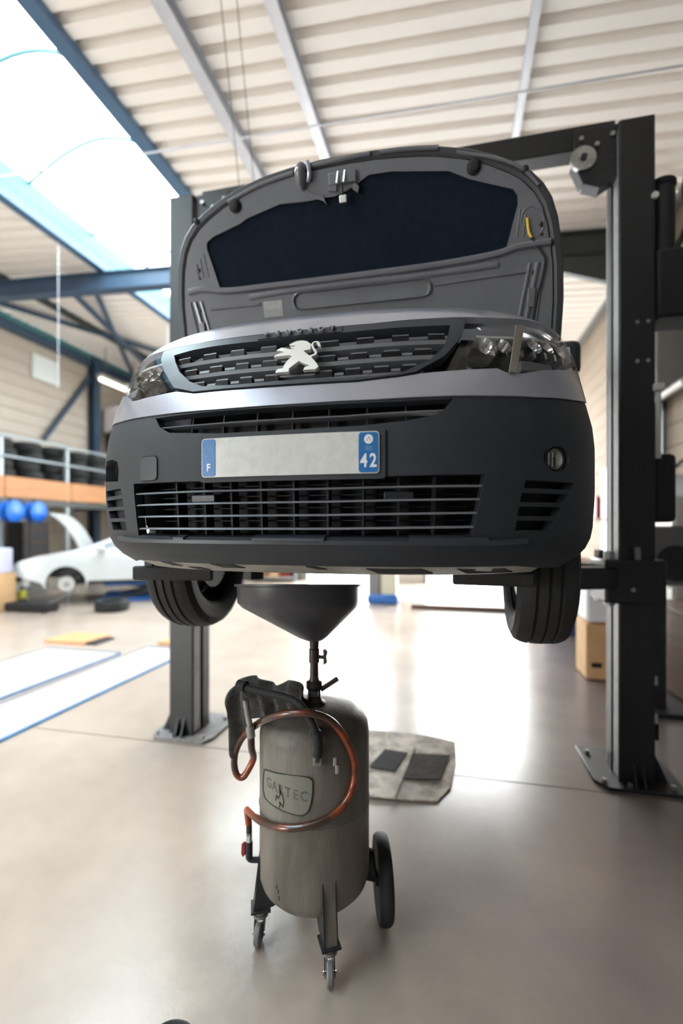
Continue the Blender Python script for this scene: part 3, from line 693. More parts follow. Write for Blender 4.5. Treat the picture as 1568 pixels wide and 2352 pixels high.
# rolled rim of the outer skin
IN1 = inset(half, .020); IN2 = inset(half, .045)
vs = []; fs = []; n_ = len(OUT)
ins = lambda d: [(0.0, inset(half, d)[0][1])] + inset(half, d)[1:] + [(-u, s_) for u, s_ in inset(half, d)[1:]][::-1]
rings = [(OUT, -.042), (OUT, -.014), (ins(.008), -.002), (ins(.028), .001), (ins(.040), -.006)]
for Lp, nn in rings: vs += [BF_(u, s_, nn) for u, s_ in Lp]
for r in range(len(rings) - 1): fs += [(r * n_ + k, r * n_ + (k + 1) % n_, (r + 1) * n_ + (k + 1) % n_, (r + 1) * n_ + k) for k in range(n_)]
MB().add(vs, fs).build('rolled_edge', 'rimdark', bon)
PAD = [(-.64, .345), (-.60, .343), (-.10, .343), (.36, .347), (.62, .358), (.65, .362), (.69, .52), (.688, .55), (.67, .575), (.50, .635), (.42, .675), (.19, .708), (.09, .710), (.055, .692), (.0, .668), (-.06, .652), (-.14, .652), (-.19, .650), (-.31, .655), (-.47, .618), (-.51, .600), (-.64, .565), (-.675, .545), (-.68, .52)]
fo = ins(.046)
patch(fo, [PAD], BF_, .05, .004, .02).build('inner_frame', 'bonnetin', bon)
patch([(u * 1.02, s_) for u, s_ in PAD], [], BF_, .06, -.006, .01).build('insulation_pad', 'pad', bon)
def rib(pts, r, h, name='stiffening_rib', mt='bonnetin', flat=.5):
    P = spline([BF_(u, s_, .004) for u, s_ in pts], 6)
    m = MB().tube(P, r, 8); nw = []
    for v in m.v:
        v = Vector(v); d = min(range(len(P)), key=lambda i: (P[i] - v).length); o = v - P[d]
        nn = o.dot(Nd); nw.append(tuple(v - Nd * nn * (1 - h)))
    m.v = nw; return m.build(name, mt, bon)
rib([(-.80, .345), (-.72, .352), (-.60, .333), (-.34, .333), (.024, .334), (.364, .337), (.60, .348), (.70, .366), (.82, .368)], .016, 1.0)
rib([(-.70, .262), (-.56, .262), (-.45, .263)], .007, 1.0); rib([(.36, .262), (.51, .266), (.74, .272)], .007, 1.0)
rib([(-.50, .296), (-.30, .305), (.0, .308), (.30, .305), (.62, .310)], .014, .6, mt='bonnetin')
SLOT = rrect(-.29, .218, .345, .292, .034)
vs = []; fs = []; k_ = len(SLOT)
for sc_, nn in ((1.0, .005), (1.0, .014), (.985, .016), (.96, .006), (.955, -.004)):
    cx, cy = .0275, .255
    vs += [BF_(cx + (u - cx) * sc_, cy + (s_ - cy) * (1 - (1 - sc_) * 3.2), nn) for u, s_ in SLOT]
for r in range(4): fs += [(r * k_ + q, r * k_ + (q + 1) % k_, (r + 1) * k_ + (q + 1) % k_, (r + 1) * k_ + q) for q in range(k_)]
fs += [tuple(range(4 * k_, 5 * k_))]
MB().add(vs, fs).build('pressed_slot', 'bonnetin', bon)
for sg in (-1, 1):
    for a, b, r in (((sg * .775, .30), (sg * .735, .06), .010), ((sg * .745, .30), (sg * .705, .06), .008), ((sg * .80, .30), (sg * .775, .06), .007)):
        rib([a, ((a[0] + b[0]) / 2, (a[1] + b[1]) / 2), b], r, 1.0)
    MB().cyl(BF_(sg * .764, .262, .002), BF_(sg * .764, .262, .010), .011, n=14).build('hinge_bolt', 'dkmetal', bon)
    MB().box(BF_(sg * .755, .17, .010), (.030, .075, .012), Matrix((Vector((1, 0, 0)), Sd, Nd)).transposed()).build('hinge_plate', 'bonnetin', bon, bevel=.003)
    MB().lathe([(.028, 0), (.028, .010), (.020, .016), (.017, .022), (.006, .024), (.001, .024)], BF_(sg * .517, .672, .002), Nd, 18).build('bump_stop', 'rubber', bon)
    MB().lathe([(.014, 0), (.013, .006), (.006, .010), (.001, .010)], BF_(sg * .713, .636, .002), Nd, 12).build('grommet', 'dkmetal', bon)
    for k in range(3): rib([(sg * (.70 + .02 * k), .50 - .02 * k), (sg * (.69 + .025 * k), .40)], .004, .8)
    for s_, r_ in ((.435, .010), (.400, .006)): MB().cyl(BF_(sg * .735 + (.0 if sg < 0 else .05), s_, .0), BF_(sg * .735 + (.0 if sg < 0 else .05), s_, .0065), r_, n=12).build('drain_hole', 'black', bon)
# front stiffener with highlights, horn-shaped scoop, latch striker
rib([(-.55, .690), (-.40, .735), (-.235, .762)], .010, .9); rib([(-.15, .776), (0, .783), (.10, .783)], .010, .9); rib([(.14, .783), (.25, .777), (.38, .762)], .009, .8)
rib([(.45, .735), (.60, .690), (.70, .640), (.765, .575)], .007, .8)
hp_ = [BF_(-.197, .700, .0), BF_(-.200, .728, .022), BF_(-.198, .758, .030), BF_(-.190, .782, .020)]
MB().tube(spline(hp_, 6), lambda t: .014 + .010 * math.sin(PI * t), 12).build('scoop', 'bonnetin', bon)
MB().tube(spline([BF_(-.168, .79, .018), BF_(-.160, .745, .024), BF_(-.172, .718, .014)], 6), .010, 10).build('scoop_lip', 'silver', bon)
RM = Matrix((Vector((1, 0, 0)), Sd, Nd)).transposed()
MB().box(BF_(-.02, .712, .010), (.12, .045, .022), RM).build('latch_plate', 'bonnetin', bon, bevel=.004)
for du in (-.016, .014): MB().bar(BF_(-.020 + du, .735, .018), BF_(-.026 + du, .690, .030), .009, .006).build('latch_loop', 'satin', bon)
MB().tube([BF_(-.022, .690, .026), BF_(-.020, .655, .030), BF_(-.018, .638, .030)], .004, 8).build('latch_wire', 'dkmetal', bon)
MB().box(BF_(-.020, .630, .030), (.032, .030, .008), RM).build('latch_hook', 'satin', bon, bevel=.006)
for P in (((-.186, .690), (-.150, .668), (-.110, .660), (-.095, .622), (-.112, .640), (-.150, .655)), ((.03, .69), (.05, .672), (.044, .648), (.02, .665)), ((-.075, .70), (-.045, .695), (-.05, .665), (-.085, .672))):
    MB().prism(list(P), BF_, .004, .016).build('latch_bracket', 'bonnetin', bon, bevel=.002)
patch(rrect(-.436, .202, -.342, .271, .003), [], BF_, .05, .0058, .0008).build('sticker', 'sticker', bon)
patch(rrect(-.434, .204, -.344, .236, .003), [], BF_, .05, .0064, .0008).build('sticker_lower_half', mat('sticker_grey', (.29, .29, .285), .5), bon)
MB().tube([BF_(.726, .465, .010), BF_(.731, .43, .012), BF_(.735, .41, .012), BF_(.746, .392, .012)], .0055, 8).build('yellow_sleeve', 'yellow', bon)
MB().tube(spline([BF_(.742, .394, .012), BF_(.762, .370, .014), BF_(.792, .325, .016), BF_(.801, .300, .016), BF_(.790, .221, .014), BF_(.772, .140, .014), BF_(.764, .060, .014)], 6), .004, 6).build('washer_hose', 'rubber', bon)
pts = [(.66, .49), (.672, .53), (.70, .53)]
rib([(.705, .455), (.712, .49), (.745, .505), (.785, .47), (.79, .42), (.765, .392)], .004, .7)
for sg in (-1, 1): MB().bar(Vector((sg * .76, HB + .02, HZ - .06)), BF_(sg * .755, .10, -.01), .025, .012).build('hinge', 'dkmetal', bon)

# ---- body shell behind the nose
Z0 = LIFT
arch = lambda cb, r: [(cb + r * math.cos(a), Z0 + .32 + r * math.sin(a)) for a in np.linspace(0, PI, 15)]
def side(sg):
    lower = [(4.28, Z0 + .24), (3.95, Z0 + .24)] + [(3.67 + .37 * math.cos(a), Z0 + .32 + .37 * math.sin(a)) for a in np.linspace(-.2, PI + .2, 15)] + [(3.2, Z0 + .22), (1.35, Z0 + .22)] + \
        [(.89 + .37 * math.cos(a), Z0 + .32 + .37 * math.sin(a)) for a in np.linspace(-.2, PI - .15, 14)]
    up = [(.545, Z0 + .50), (.62, 2.05), (.66, 2.20), (.70, 2.28), (.93, 2.36), (1.15, 2.42), (1.75, Z0 + 1.78), (2.0, Z0 + 1.82), (4.25, Z0 + 1.82), (4.36, Z0 + 1.0), (4.36, Z0 + .4)]
    def F(b, z, o):
        t = (z - Z0 - .95); u = .888 - (max(0, t) ** 2 * .16) - .03 * max(0, (b - 3.9)) - .09 * max(0, .95 - b) * max(0, min(1, (z - 1.95) / .25))
        return Vector((sg * (u + o), b, z))
    return patch((lower + up), [], F, .12, 0, .02)
for sg in (-1, 1):
    side(sg).build('body_side', 'silver', van)
    W_ = [(1.42, Z0 + 1.12), (2.25, Z0 + 1.12), (2.25, Z0 + 1.66), (1.82, Z0 + 1.66)]
    W2 = [(2.36, Z0 + 1.12), (3.2, Z0 + 1.12), (3.2, Z0 + 1.66), (2.36, Z0 + 1.66)]
    for Wn in (W_, W2):
        m = MB().prism(Wn, lambda b, z, d: Vector((sg * (.888 - max(0, z - Z0 - .95) ** 2 * .16 + d), b, z)), -.01, .006)
        m.build('side_window', 'dglass', van, smooth=False)
    # mirror
    mr = MB().box((sg * .985, 1.40, 2.46), (.17, .10, .18)).build('door_mirror', 'plastic2', van, bevel=.04, seg=3)
    MB().box((sg * .985, 1.455, 2.46), (.14, .006, .15)).build('mirror_glass', 'mirror', mr, bevel=.01)
    MB().box((sg * .90, 1.42, 2.40), (.10, .06, .04)).build('mirror_arm', 'plastic', mr)
    MB().prism([(.95 + .36 * math.cos(a), Z0 + .36 + .36 * math.sin(a)) for a in np.linspace(0, PI, 12)], lambda b, z, d: Vector((sg * d, b - .06, z)), .50, .86).build('wheel_arch_liner', 'black', van, smooth=False)
ru = lambda z: .888 - max(0, z - Z0 - .95) ** 2 * .16
m = MB(); zt = Z0 + 1.80
m.add([(-ru(zt), 1.80, zt), (ru(zt), 1.80, zt), (ru(zt), 4.26, zt), (-ru(zt), 4.26, zt), (-.3, 1.78, zt + .035), (.3, 1.78, zt + .035), (.3, 4.2, zt + .035), (-.3, 4.2, zt + .035)],
    [(0, 4, 7, 3), (4, 5, 6, 7), (5, 1, 2, 6), (0, 1, 5, 4), (3, 7, 6, 2)])
m.build('roof_panel', 'silver', van)
MB().add([(-.80, 1.05, 2.40), (.80, 1.05, 2.40), (.66, 1.80, zt + .01), (-.66, 1.80, zt + .01), (-.80, 1.09, 2.40), (.80, 1.09, 2.40), (.66, 1.84, zt), (-.66, 1.84, zt)],
    [(0, 1, 2, 3), (4, 7, 6, 5), (0, 3, 7, 4), (1, 5, 6, 2), (3, 2, 6, 7), (0, 4, 5, 1)]).build('windscreen', 'dglass', van, smooth=False)
MB().box((0, 1.0, 2.36), (1.64, .16, .05)).build('scuttle_panel', 'plastic', van, bevel=.01)
MB().add([(-.87, 4.33, Z0 + .35), (.87, 4.33, Z0 + .35), (.87, 4.33, Z0 + 1.0), (-.87, 4.33, Z0 + 1.0), (.74, 4.24, zt), (-.74, 4.24, zt), (-.87, 4.30, Z0 + .35), (.87, 4.30, Z0 + .35), (.87, 4.30, Z0 + 1.0), (-.87, 4.30, Z0 + 1.0), (.74, 4.21, zt), (-.74, 4.21, zt)],
    [(0, 1, 2, 3), (3, 2, 4, 5), (6, 9, 8, 7), (9, 11, 10, 8), (0, 6, 7, 1), (5, 4, 10, 11)]).build('tailgate', 'silver', van, smooth=False)
# engine bay, floor pan, under-tray, exhaust
MB().box((0, .70, 1.98), (1.10, .62, .50)).build('engine_block', 'black', van, bevel=.04)
MB().box((0, 2.7, Z0 + .27), (1.52, 3.1, .10)).build('floor_pan', 'dkmetal', van, bevel=.02)
MB().box((0, 1.02, 1.80), (.86, .05, .7)).build('bulkhead', 'black', van)
ut = [(-.80, .10), (.80, .10), (.74, .46), (-.70, .46)]
vs = []; N = 40
for k in range(N + 1):
    v = -.86 + 1.70 * k / N; p = S(v, 0.036); q = max(0, abs(v) - .66) * .5
    for (fx, db, dz) in ((.99, .012, 0), (.95, .10, -.033), (.90, .40 - p.y * .5, -.045), (.90, .40 - p.y * .5, -.033), (.95, .105, -.022), (.985, .03, .008)):
        vs.append((p.x * fx, p.y + db, p.z + dz - .002))
fs = []
for k in range(N): fs += [(6 * k + q, 6 * k + (q + 1) % 6, 6 * k + 6 + (q + 1) % 6, 6 * k + 6 + q) for q in range(6)]
MB().add(vs, fs + [tuple(range(6)), tuple(range(6 * N, 6 * N + 6))]).build('undertray', mat('dusty_grey_tray', (.34, .325, .29), .55, var=.4, scale=14), van, ang=25)
def traF(x, y, d):
    v = math.copysign(float(np.interp(abs(x), [float(S0(q, .036).x) for q in (0, .2, .4, .6, .8)], [0, .2, .4, .6, .8])), x); p = S(v, .036)
    return Vector((x * .97, p.y + .014 + y * .084, p.z - .003 - y * .031 - d))
for a, b, y0, y1 in ((-.52, -.47, .05, .5), (-.30, -.22, .05, .45), (.20, .36, .25, .8), (.46, .60, .25, .8), (-.42, -.37, .6, .9), (.02, .05, .1, .4)):
    MB().prism([(a, y0), (b, y0), (b + .03, y1), (a + .03, y1)], traF, -.004, .0025).build('tray_slot', 'black', van, smooth=False)
MB().add(*[[S(v, w_, o) for v, w_, o in ((-.62, -.005, 0), (-.30, -.005, 0), (-.30, -.03, -.02), (-.66, -.03, -.02))], [(0, 1, 2, 3)]]).build('tray_lip', 'lgrey', van) if False else None
MB().box((-.66, .47, 1.415), (.34, .03, .055), (0, 0, .08)).build('splash_guard', 'rubber', van, bevel=.008)
MB().box((.57, .47, 1.424), (.27, .03, .050), (0, 0, -.08)).build('splash_guard', 'rubber', van, bevel=.008)
MB().tube([(.30, 1.2, 1.44), (.30, 2.2, 1.42), (.34, 3.0, 1.42)], .035, 10).build('exhaust_pipe', 'steel', van)
MB().box((.34, 3.3, 1.44), (.22, .60, .15)).build('silencer', 'steel', van, bevel=.05)
MB().box((-.05, .62, 1.52), (.42, .36, .16)).build('sump', 'dkmetal', van, bevel=.04)
# wheels, hanging on drooped suspension
def tyre_mb(R=.325, W=.205, ri=.205, n=40):
    h = W / 2
    return MB().lathe([(ri, -h + .02), (ri + .02, -h + .004), (R - .045, -h - .006), (R - .016, -h + .008), (R - .004, -h + .032), (R, -h + .055), (R - .009, -h + .058), (R - .009, -h + .066), (R, -h + .069), (R + .002, -.006), (R - .007, -.005), (R - .007, .005), (R + .002, .006),
        (R, h - .069), (R - .009, h - .066), (R - .009, h - .058), (R, h - .055), (R - .004, h - .032), (R - .016, h - .008), (R - .045, h + .006), (ri + .02, h - .004), (ri, h - .02)], (0, 0, 0), (1, 0, 0), n)
def wheel(x, y, z, sg, parent, steer=0):
    wv = tyre_mb(); rim = MB().lathe([(.20, -.085), (.205, -.075), (.19, -.06), (.185, .03), (.205, .075), (.20, .085)], (0, 0, 0), (1, 0, 0), 32)
    face = MB().lathe([(.188, .03 * sg), (.17, .045 * sg), (.06, .055 * sg), (.03, .06 * sg), (.001, .06 * sg)], (0, 0, 0), (1, 0, 0), 32)
    R = Matrix.Rotation(steer, 4, 'Z'); T = Matrix.Translation((x, y, z)) @ R
    for m_ in (wv, rim, face): m_.v = [tuple(T @ Vector(v)) for v in m_.v]
    w_ = wv.build('wheel', 'rubber', parent); rim.build('rim', 'dkmetal', w_); face.build('wheel_face', 'rim', w_)
    disc = MB().cyl(T @ Vector((-.05 * sg, 0, 0)), T @ Vector((-.075 * sg, 0, 0)), .135, n=28); disc.build('brake_disc', 'dkmetal', w_)
    hub = MB().cyl(T @ Vector((-.05 * sg, 0, 0)), T @ Vector((-.16 * sg, 0, .01)), .06, n=16); hub.build('hub_carrier', 'dkmetal', w_)
    return w_
for sg in (-1, 1):
    wheel(sg * .775, .89, 1.445, sg, van, 0.0); wheel(sg * .775, 3.67, 1.46, sg, van)
    MB().bar((sg * .22, .95, 1.56), (sg * .64, .89, 1.40), .09, .03).build('suspension_arm', 'dkmetal', van, bevel=.006)
    MB().cyl((sg * .62, .92, 1.45), (sg * .56, .96, 2.05), .045, n=14).build('strut', 'dkmetal', van)
    MB().bar((sg * .20, .82, 1.60), (sg * .62, .84, 1.46), .022, .022).build('tie_rod', 'dkmetal', van)

# ================================================================== TWO-POST LIFT
lift = thing('two_post_lift', 'anthracite two-post car lift with overhead beam carrying the silver-grey van', 'lift', (0, 2.15, 0))
PX = 1.54
def post(sg):
    x = sg * PX - (.035 if sg < 0 else 0); w_, d, H_ = .19, .25, 4.12; t = .012; lip = .105
    o = x + sg * w_ / 2; i = x - sg * w_ / 2
    m = MB()
    m.box((o, 2.15, H_ / 2), (t, d, H_)); 
    for q in (-1, 1):
        m.box((x, 2.15 + q * d / 2, H_ / 2), (w_, t, H_))
        m.box((i, 2.15 + q * (d / 2 - lip / 2), H_ / 2), (t, lip, H_))
    p = m.build('post', 'lift', lift, bevel=.004)
    MB().box((i - sg * .004, 2.15 - d / 2 + lip * .5, H_ / 2), (.006, lip * .86, H_ - .1)).build('lit_edge', 'liftedge', p)  # lip strip paler than the post, skylight on it painted in
    MB().box((i - sg * .004, 2.15 + d / 2 - lip * .2, H_ / 2), (.006, lip * .2, H_ - .1)).build('lit_edge', 'liftedge', p)
    bp = MB().prism([(x - .24, 2.15 - .12), (x - .18, 2.15 - .21), (x + .22, 2.15 - .21), (x + .26, 2.15 - .12), (x + .26, 2.15 + .30), (x - .24, 2.15 + .36)], lambda a, b, z: Vector((a, b, z)), 0.0, .022).build('base_plate', 'dustplate' if sg < 0 else 'lift', lift, bevel=.003)
    for du, db in ((-.19, -.15), (.19, -.15), (-.05, -.17), (-.19, .24), (.19, .22)):
        MB().cyl((x + du, 2.15 + db, .022), (x + du, 2.15 + db, .045), .016, n=6).build('anchor_bolt', 'steel', bp, smooth=False)
    for db in (-.06, .06):
        MB().add([(o, 2.15 + db - .006, .02), (o + sg * .10, 2.15 + db - .006, .02), (o, 2.15 + db - .006, .24), (o, 2.15 + db + .006, .02), (o + sg * .10, 2.15 + db + .006, .02), (o, 2.15 + db + .006, .24)], [(0, 1, 2), (3, 5, 4), (0, 3, 4, 1), (1, 4, 5, 2), (2, 5, 3, 0)]).build('gusset', 'lift', lift, smooth=False)
    for du in (-.02, .03):
        MB().add([(x + du - .006, 2.15 - d / 2, .02), (x + du - .006, 2.15 - d / 2 - .07, .02), (x + du - .006, 2.15 - d / 2, .17), (x + du + .006, 2.15 - d / 2, .02), (x + du + .006, 2.15 - d / 2 - .07, .02), (x + du + .006, 2.15 - d / 2, .17)], [(0, 1, 2), (3, 5, 4), (0, 3, 4, 1), (1, 4, 5, 2), (2, 5, 3, 0)]).build('gusset', 'lift', lift, smooth=False)
    MB().box((x - sg * .03, 2.16, .17), (.02, .15, .28)).build('chain_guard', 'dustplate', lift, bevel=.003)
    # lifting carriage
    cz0, cz1 = 1.13, 1.40
    c = MB().box((x - sg * .02, 2.15, (cz0 + cz1) / 2), (.34, .34, cz1 - cz0)).build('carriage', 'lift', lift, bevel=.015)
    MB().box((x - sg * .015, 2.15, 1.72), (.12, .17, .70)).build('slide_block', 'lift', c, bevel=.006)
    for db in (-.11, .11): MB().cyl((x - sg * .15, 2.15 + db, cz1 + .05), (x - sg * .15, 2.15 + db, cz0 - .02), .03, n=14).build('arm_pin', 'steel', c)
    MB().cyl((x - sg * .04, 2.15 - .17, 1.22), (x - sg * .04, 2.15 - .19, 1.22), .012, n=10).build('stop_bolt', 'steel', c)
    MB().bar((x - sg * .01, 1.985, 1.40), (x - sg * .01, 1.99, 1.48), .03, .03).build('lock_handle', 'liftedge', c, bevel=.004)
    for tx, ty, nm in ((.70, 1.42, 'front_arm'), (.70, 2.98, 'rear_arm')):
        db = -.11 if ty < 2.15 else .11
        p0 = Vector((x - sg * .15, 2.15 + db, 1.285)); p1 = Vector((sg * tx, ty, 1.33))
        a = MB().bar(p0, p0 + (p1 - p0) * .62, .13, .13).build('swing_arm', 'lift', lift, bevel=.008)
        MB().bar(p0 + (p1 - p0) * .5, p1, .09, .09).build('arm_extension', 'lift', a, bevel=.006)
        MB().cyl(p1 + Vector((0, 0, .04)), p1 + Vector((0, 0, .13)), .035, n=16).build('pad_screw', 'steel', a)
        MB().cyl(p1 + Vector((0, 0, .13)), p1 + Vector((0, 0, .172)), .075, n=20).build('rubber_pad', 'rubber', a)
    return p
for sg in (-1, 1): post(sg)
MB().box((0, 2.15, 4.10), (2 * PX - .2, .13, .155)).build('overhead_beam', 'lift', lift, bevel=.006)
for sg in (-1, 1):
    MB().box((sg * (PX - .2), 2.07, 4.02), (.30, .03, .22)).build('beam_bracket', 'lift', lift, bevel=.006)
    MB().prism([(sg * (PX - .10), 3.93), (sg * (PX - .36), 3.93), (sg * (PX - .30), 3.78), (sg * (PX - .20), 3.74), (sg * (PX - .10), 3.80)], lambda a, z, d: Vector((a, 2.10 + d, z)), -.05, .05).build('pulley_housing', 'lift', lift, bevel=.004)
    pu = MB().cyl((sg * (PX - .30), 2.03, 3.93), (sg * (PX - .30), 2.06, 3.93), .075, n=24).build('pulley', 'steel', lift)
    MB().cyl((sg * (PX - .30), 2.015, 3.93), (sg * (PX - .30), 2.03, 3.93), .02, n=10).build('pulley_bolt', 'dkmetal', pu)
    for k in range(3): MB().cyl((sg * (PX - .13 - .09 * k), 2.05, 4.06 - .05 * (k % 2)), (sg * (PX - .13 - .09 * k), 2.035, 4.06 - .05 * (k % 2)), .014, n=8).build('bolt', 'steel', lift)
    MB().tube([(sg * (PX - .02), 2.14, 4.05), (sg * (PX - .02), 2.14, .15)], .008, 6).build('lift_cable', 'dkmetal', lift)
# hydraulic power unit on the outside of the right post, hoses
pu = MB().box((PX + .29, 2.15, 3.09), (.36, .26, .42)).build('oil_reservoir', 'black', lift, bevel=.02)
MB().cyl((PX + .185, 2.16, 3.30), (PX + .185, 2.16, 3.74), .075, n=24).build('electric_motor', 'dkmetal', lift, bevel=.01)
MB().cyl((PX + .185, 2.16, 3.74), (PX + .185, 2.16, 3.78), .082, n=24).build('motor_cap', 'black', lift, bevel=.01)
MB().tube(spline([(PX + .24, 2.10, 3.32), (PX + .30, 2.08, 3.48), (PX + .285, 2.08, 3.70), (PX + .34, 2.08, 3.92), (PX + .44, 2.1, 4.1), (PX + .6, 2.2, 4.3)], 6), .018, 8).build('power_cable', 'rubber', lift)
MB().cyl((PX + .095, 2.03, 3.62), (PX + .095, 2.005, 3.62), .02, n=12).build('gland_nut', 'lgrey', lift)
MB().box((PX + .16, 2.12, 1.84), (.13, .18, .42)).build('control_box', 'black', lift, bevel=.03)
MB().tube([(PX + .115, 2.02, 2.42), (PX + .115, 2.02, 2.02)], .016, 8).build('conduit', 'lgrey', lift)
MB().box((PX + .115, 2.02, 2.45), (.06, .05, .05)).build('conduit_elbow', 'lgrey', lift, bevel=.01)
for z in (2.86, 2.62):
    for du in (-.03, .03): MB().cyl((PX + .03 + du, 2.022, z), (PX + .03 + du, 2.016, z), .012, n=8).build('rivet', 'liftedge', lift)
MB().box((PX + .115, 2.10, .33), (.05, .06, .10)).build('limit_switch', 'black', lift, bevel=.006)
MB().box((PX + .105, 2.04, .66), (.02, .03, .05)).build('cable_clip', 'liftedge', lift); MB().box((PX + .105, 2.04, .43), (.02, .03, .05)).build('cable_clip', 'liftedge', lift)

# ================================================================== OIL DRAINER
TX, TY, TR = -.10, .58, .216
dr = thing('oil_drainer', 'grimy grey wheeled oil drainer tank with funnel standing under the van', 'oil drainer', (TX, TY, 0))
prof = [(.001, .150), (.07, .152), (.13, .166), (.18, .190), (.205, .218), (.216, .25), (.216, .53), (.2172, .533), (.2172, .537), (.216, .54), (.216, .80), (.211, .835), (.192, .866), (.155, .886), (.09, .897), (.001, .90)]
MB().lathe(prof, (TX, TY, 0), n=64).build('tank', 'tank', dr)
MB().tube([(TX + .2165 * math.cos(a), TY + .2165 * math.sin(a), .531) for a in np.linspace(0, 2 * PI, 60)[:-1]], .003, 6, True).build('weld_seam', 'tank', dr)
def onT(a, z, o=0.0): return Vector((TX + (TR + o) * math.sin(a), TY - (TR + o) * math.cos(a), z))
ang = lambda x, y: math.atan2(x - TX, TY - y)
# raised label
lab = [(-.239, .414, .701), (-.175, .377, .714), (-.073, .365, .720), (-.052, .368, .712), (-.047, .37, .700), (-.049, .37, .649), (-.062, .366, .600), (-.080, .365, .584), (-.105, .363, .581), (-.175, .377, .587), (-.235, .412, .594), (-.25, .424, .612), (-.253, .428, .64), (-.248, .422, .69)]
lab2 = [(ang(x, y) * TR, z) for x, y, z in lab]
TF = lambda x, z, o: onT(x / TR, z, o)
lb = patch(lab2[::-1], [], TF, .02, .0022, .004).build('label_plate', 'tanklabel', dr)
MB().tube(spline([TF(x, z, .003) for x, z in lab2], 5, True), .0022, 6, True).build('label_border', 'grime', lb)
for i, ch in enumerate('GARTEC'):
    cx = lab2[0][0] + .024 + i * .0300
    text_mesh(ch, .050, lambda x, y, z, cx=cx, i=i: TF(cx + x, .662 - i * .0028 + y - x * .1, .0026 + z), .0003, bold=.0004, width=.82).build('letter', 'faded', lb, smooth=False)
sq = [(.0, 0.0), (.004, .022), (.010, .012), (.016, .030), (.014, .058), (.018, .034), (.024, .026), (.027, .006), (.025, -.014), (.018, -.004), (.014, .002), (.015, -.012), (.011, -.020)]
sx0 = ang(-.187, .383) * TR
MB().tube([TF(sx0 + x * 1.35, .612 + z, .0032) for x, z in sq], .0016, 5).build('scribble', 'grime', lb)
# caster legs
def caster(a, sw, name='caster'):
    R = Matrix.Rotation(a, 3, 'Z'); P = lambda r, t, z: Vector((TX, TY, 0)) + R @ Vector((t, -r, z))
    for t in (-.024, .024):
        MB().prism([(.200, .34), (.214, .34), (.240, .125), (.165, .135), (.12, .165), (.17, .18), (.195, .21), (.20, .26)], lambda r, z, d, t=t: P(r, t + d, z), -.002, .002).build('leg_plate', 'dkmetal', dr)
    MB().add([P(.206, -.024, .33), P(.206, .024, .33), P(.238, .024, .125), P(.238, -.024, .125), P(.202, -.024, .33), P(.202, .024, .33), P(.234, .024, .125), P(.234, -.024, .125)], [(0, 1, 2, 3), (4, 7, 6, 5), (0, 3, 7, 4), (1, 5, 6, 2)]).build('leg_face', 'tank', dr)
    MB().box(P(.212, 0, .123), (.07, .075, .008), R).build('mount_plate', 'dkmetal', dr)
    c = MB().cyl(P(.212, 0, .118), P(.212, 0, .100), .026, n=20).build(name, 'steel', dr)
    MB().cyl(P(.212, 0, .103), P(.212, 0, .092), .030, n=20).build('swivel_ring', 'dustplate', c)
    off = .028; R2 = Matrix.Rotation(sw, 3, 'Z'); pv = P(.212, 0, 0)
    P = lambda r, t, z: pv + R2 @ Vector((t, -(r - .212), z))
    for t in (-.017, .017): MB().prism([(.19, .092), (.236, .092), (.212 + off + .012, .03), (.212 + off - .014, .03)], lambda r, z, d, t=t: P(r, t + d, z), -.0015, .0015).build('fork', 'dkmetal', c)
    MB().cyl(P(.212 + off, -.012, .040), P(.212 + off, .012, .040), .040, n=26).build('caster_wheel', 'grey', c, bevel=.005)
    MB().cyl(P(.212 + off, -.024, .040), P(.212 + off, .024, .040), .006, n=8).build('axle_bolt', 'steel', c)
caster(math.radians(32) - .03, .32); caster(math.radians(-66), .12); caster(math.radians(180 + 32), 2.6)
# big rubber wheels on an axle
for a in (math.radians(63), ):
    wv = MB().lathe([(.03, -.018), (.10, -.020), (.125, -.027), (.152, -.026), (.160, -.016), (.162, 0), (.160, .016), (.152, .026), (.125, .027), (.10, .020), (.03, .018)], (0, 0, 0), (1, 0, 0), 40)
    T = Matrix.Translation((.155, .700, .162)) @ Matrix.Rotation(math.radians(16), 4, 'Z')
    wv.v = [tuple(T @ Vector(v)) for v in wv.v]; bw = wv.build('wheel', 'rubber', dr)
    hb = MB().lathe([(.001, -.035), (.028, -.033), (.03, -.02), (.03, .02), (.028, .033), (.001, .035)], (0, 0, 0), (1, 0, 0), 20); hb.v = [tuple(T @ Vector(v)) for v in hb.v]; hb.build('hub', 'dkmetal', bw)
    MB().bar((.155, .700, .162), (-.05, .66, .20), .03, .03).build('axle', 'dkmetal', dr)
    MB().bar((.10, .66, .30), (.11, .69, .16), .05, .012).build('axle_bracket', 'dkmetal', dr)
# neck, pipe, valves, funnel
MB().lathe([(.045, .89), (.045, .905), (.032, .912), (.026, .925), (.026, .955), (.032, .96), (.032, .985), (.022, .99), (.018, 1.0), (.017, 1.06), (.021, 1.062), (.021, 1.115), (.018, 1.118), (.020, 1.15), (.020, 1.16), (.001, 1.16)], (TX - .002, TY, 0), n=24).build('riser_pipe', 'pipe', dr)
MB().bar((TX + .025, TY, .955), (TX + .095, TY + .0, 1.005), .014, .020).build('clamp_lever', 'pipe', dr, bevel=.004)
MB().box((TX + .006, TY - .035, .95), (.035, .03, .025)).build('clamp_block', 'dkmetal', dr, bevel=.004)
MB().cyl((TX + .01, TY, 1.085), (TX + .038, TY, 1.085), .008, n=10).build('valve_stem', 'pipe', dr)
MB().prism([(-.030, .006), (-.020, .016), (0, .012), (.022, .018), (.034, .008), (.030, -.002), (0, .0), (-.028, .0)], lambda a, b, d: Vector((TX + .036 + b, TY + d, 1.085 + a)), -.005, .005).build('butterfly_handle', 'pipe', dr, bevel=.002)
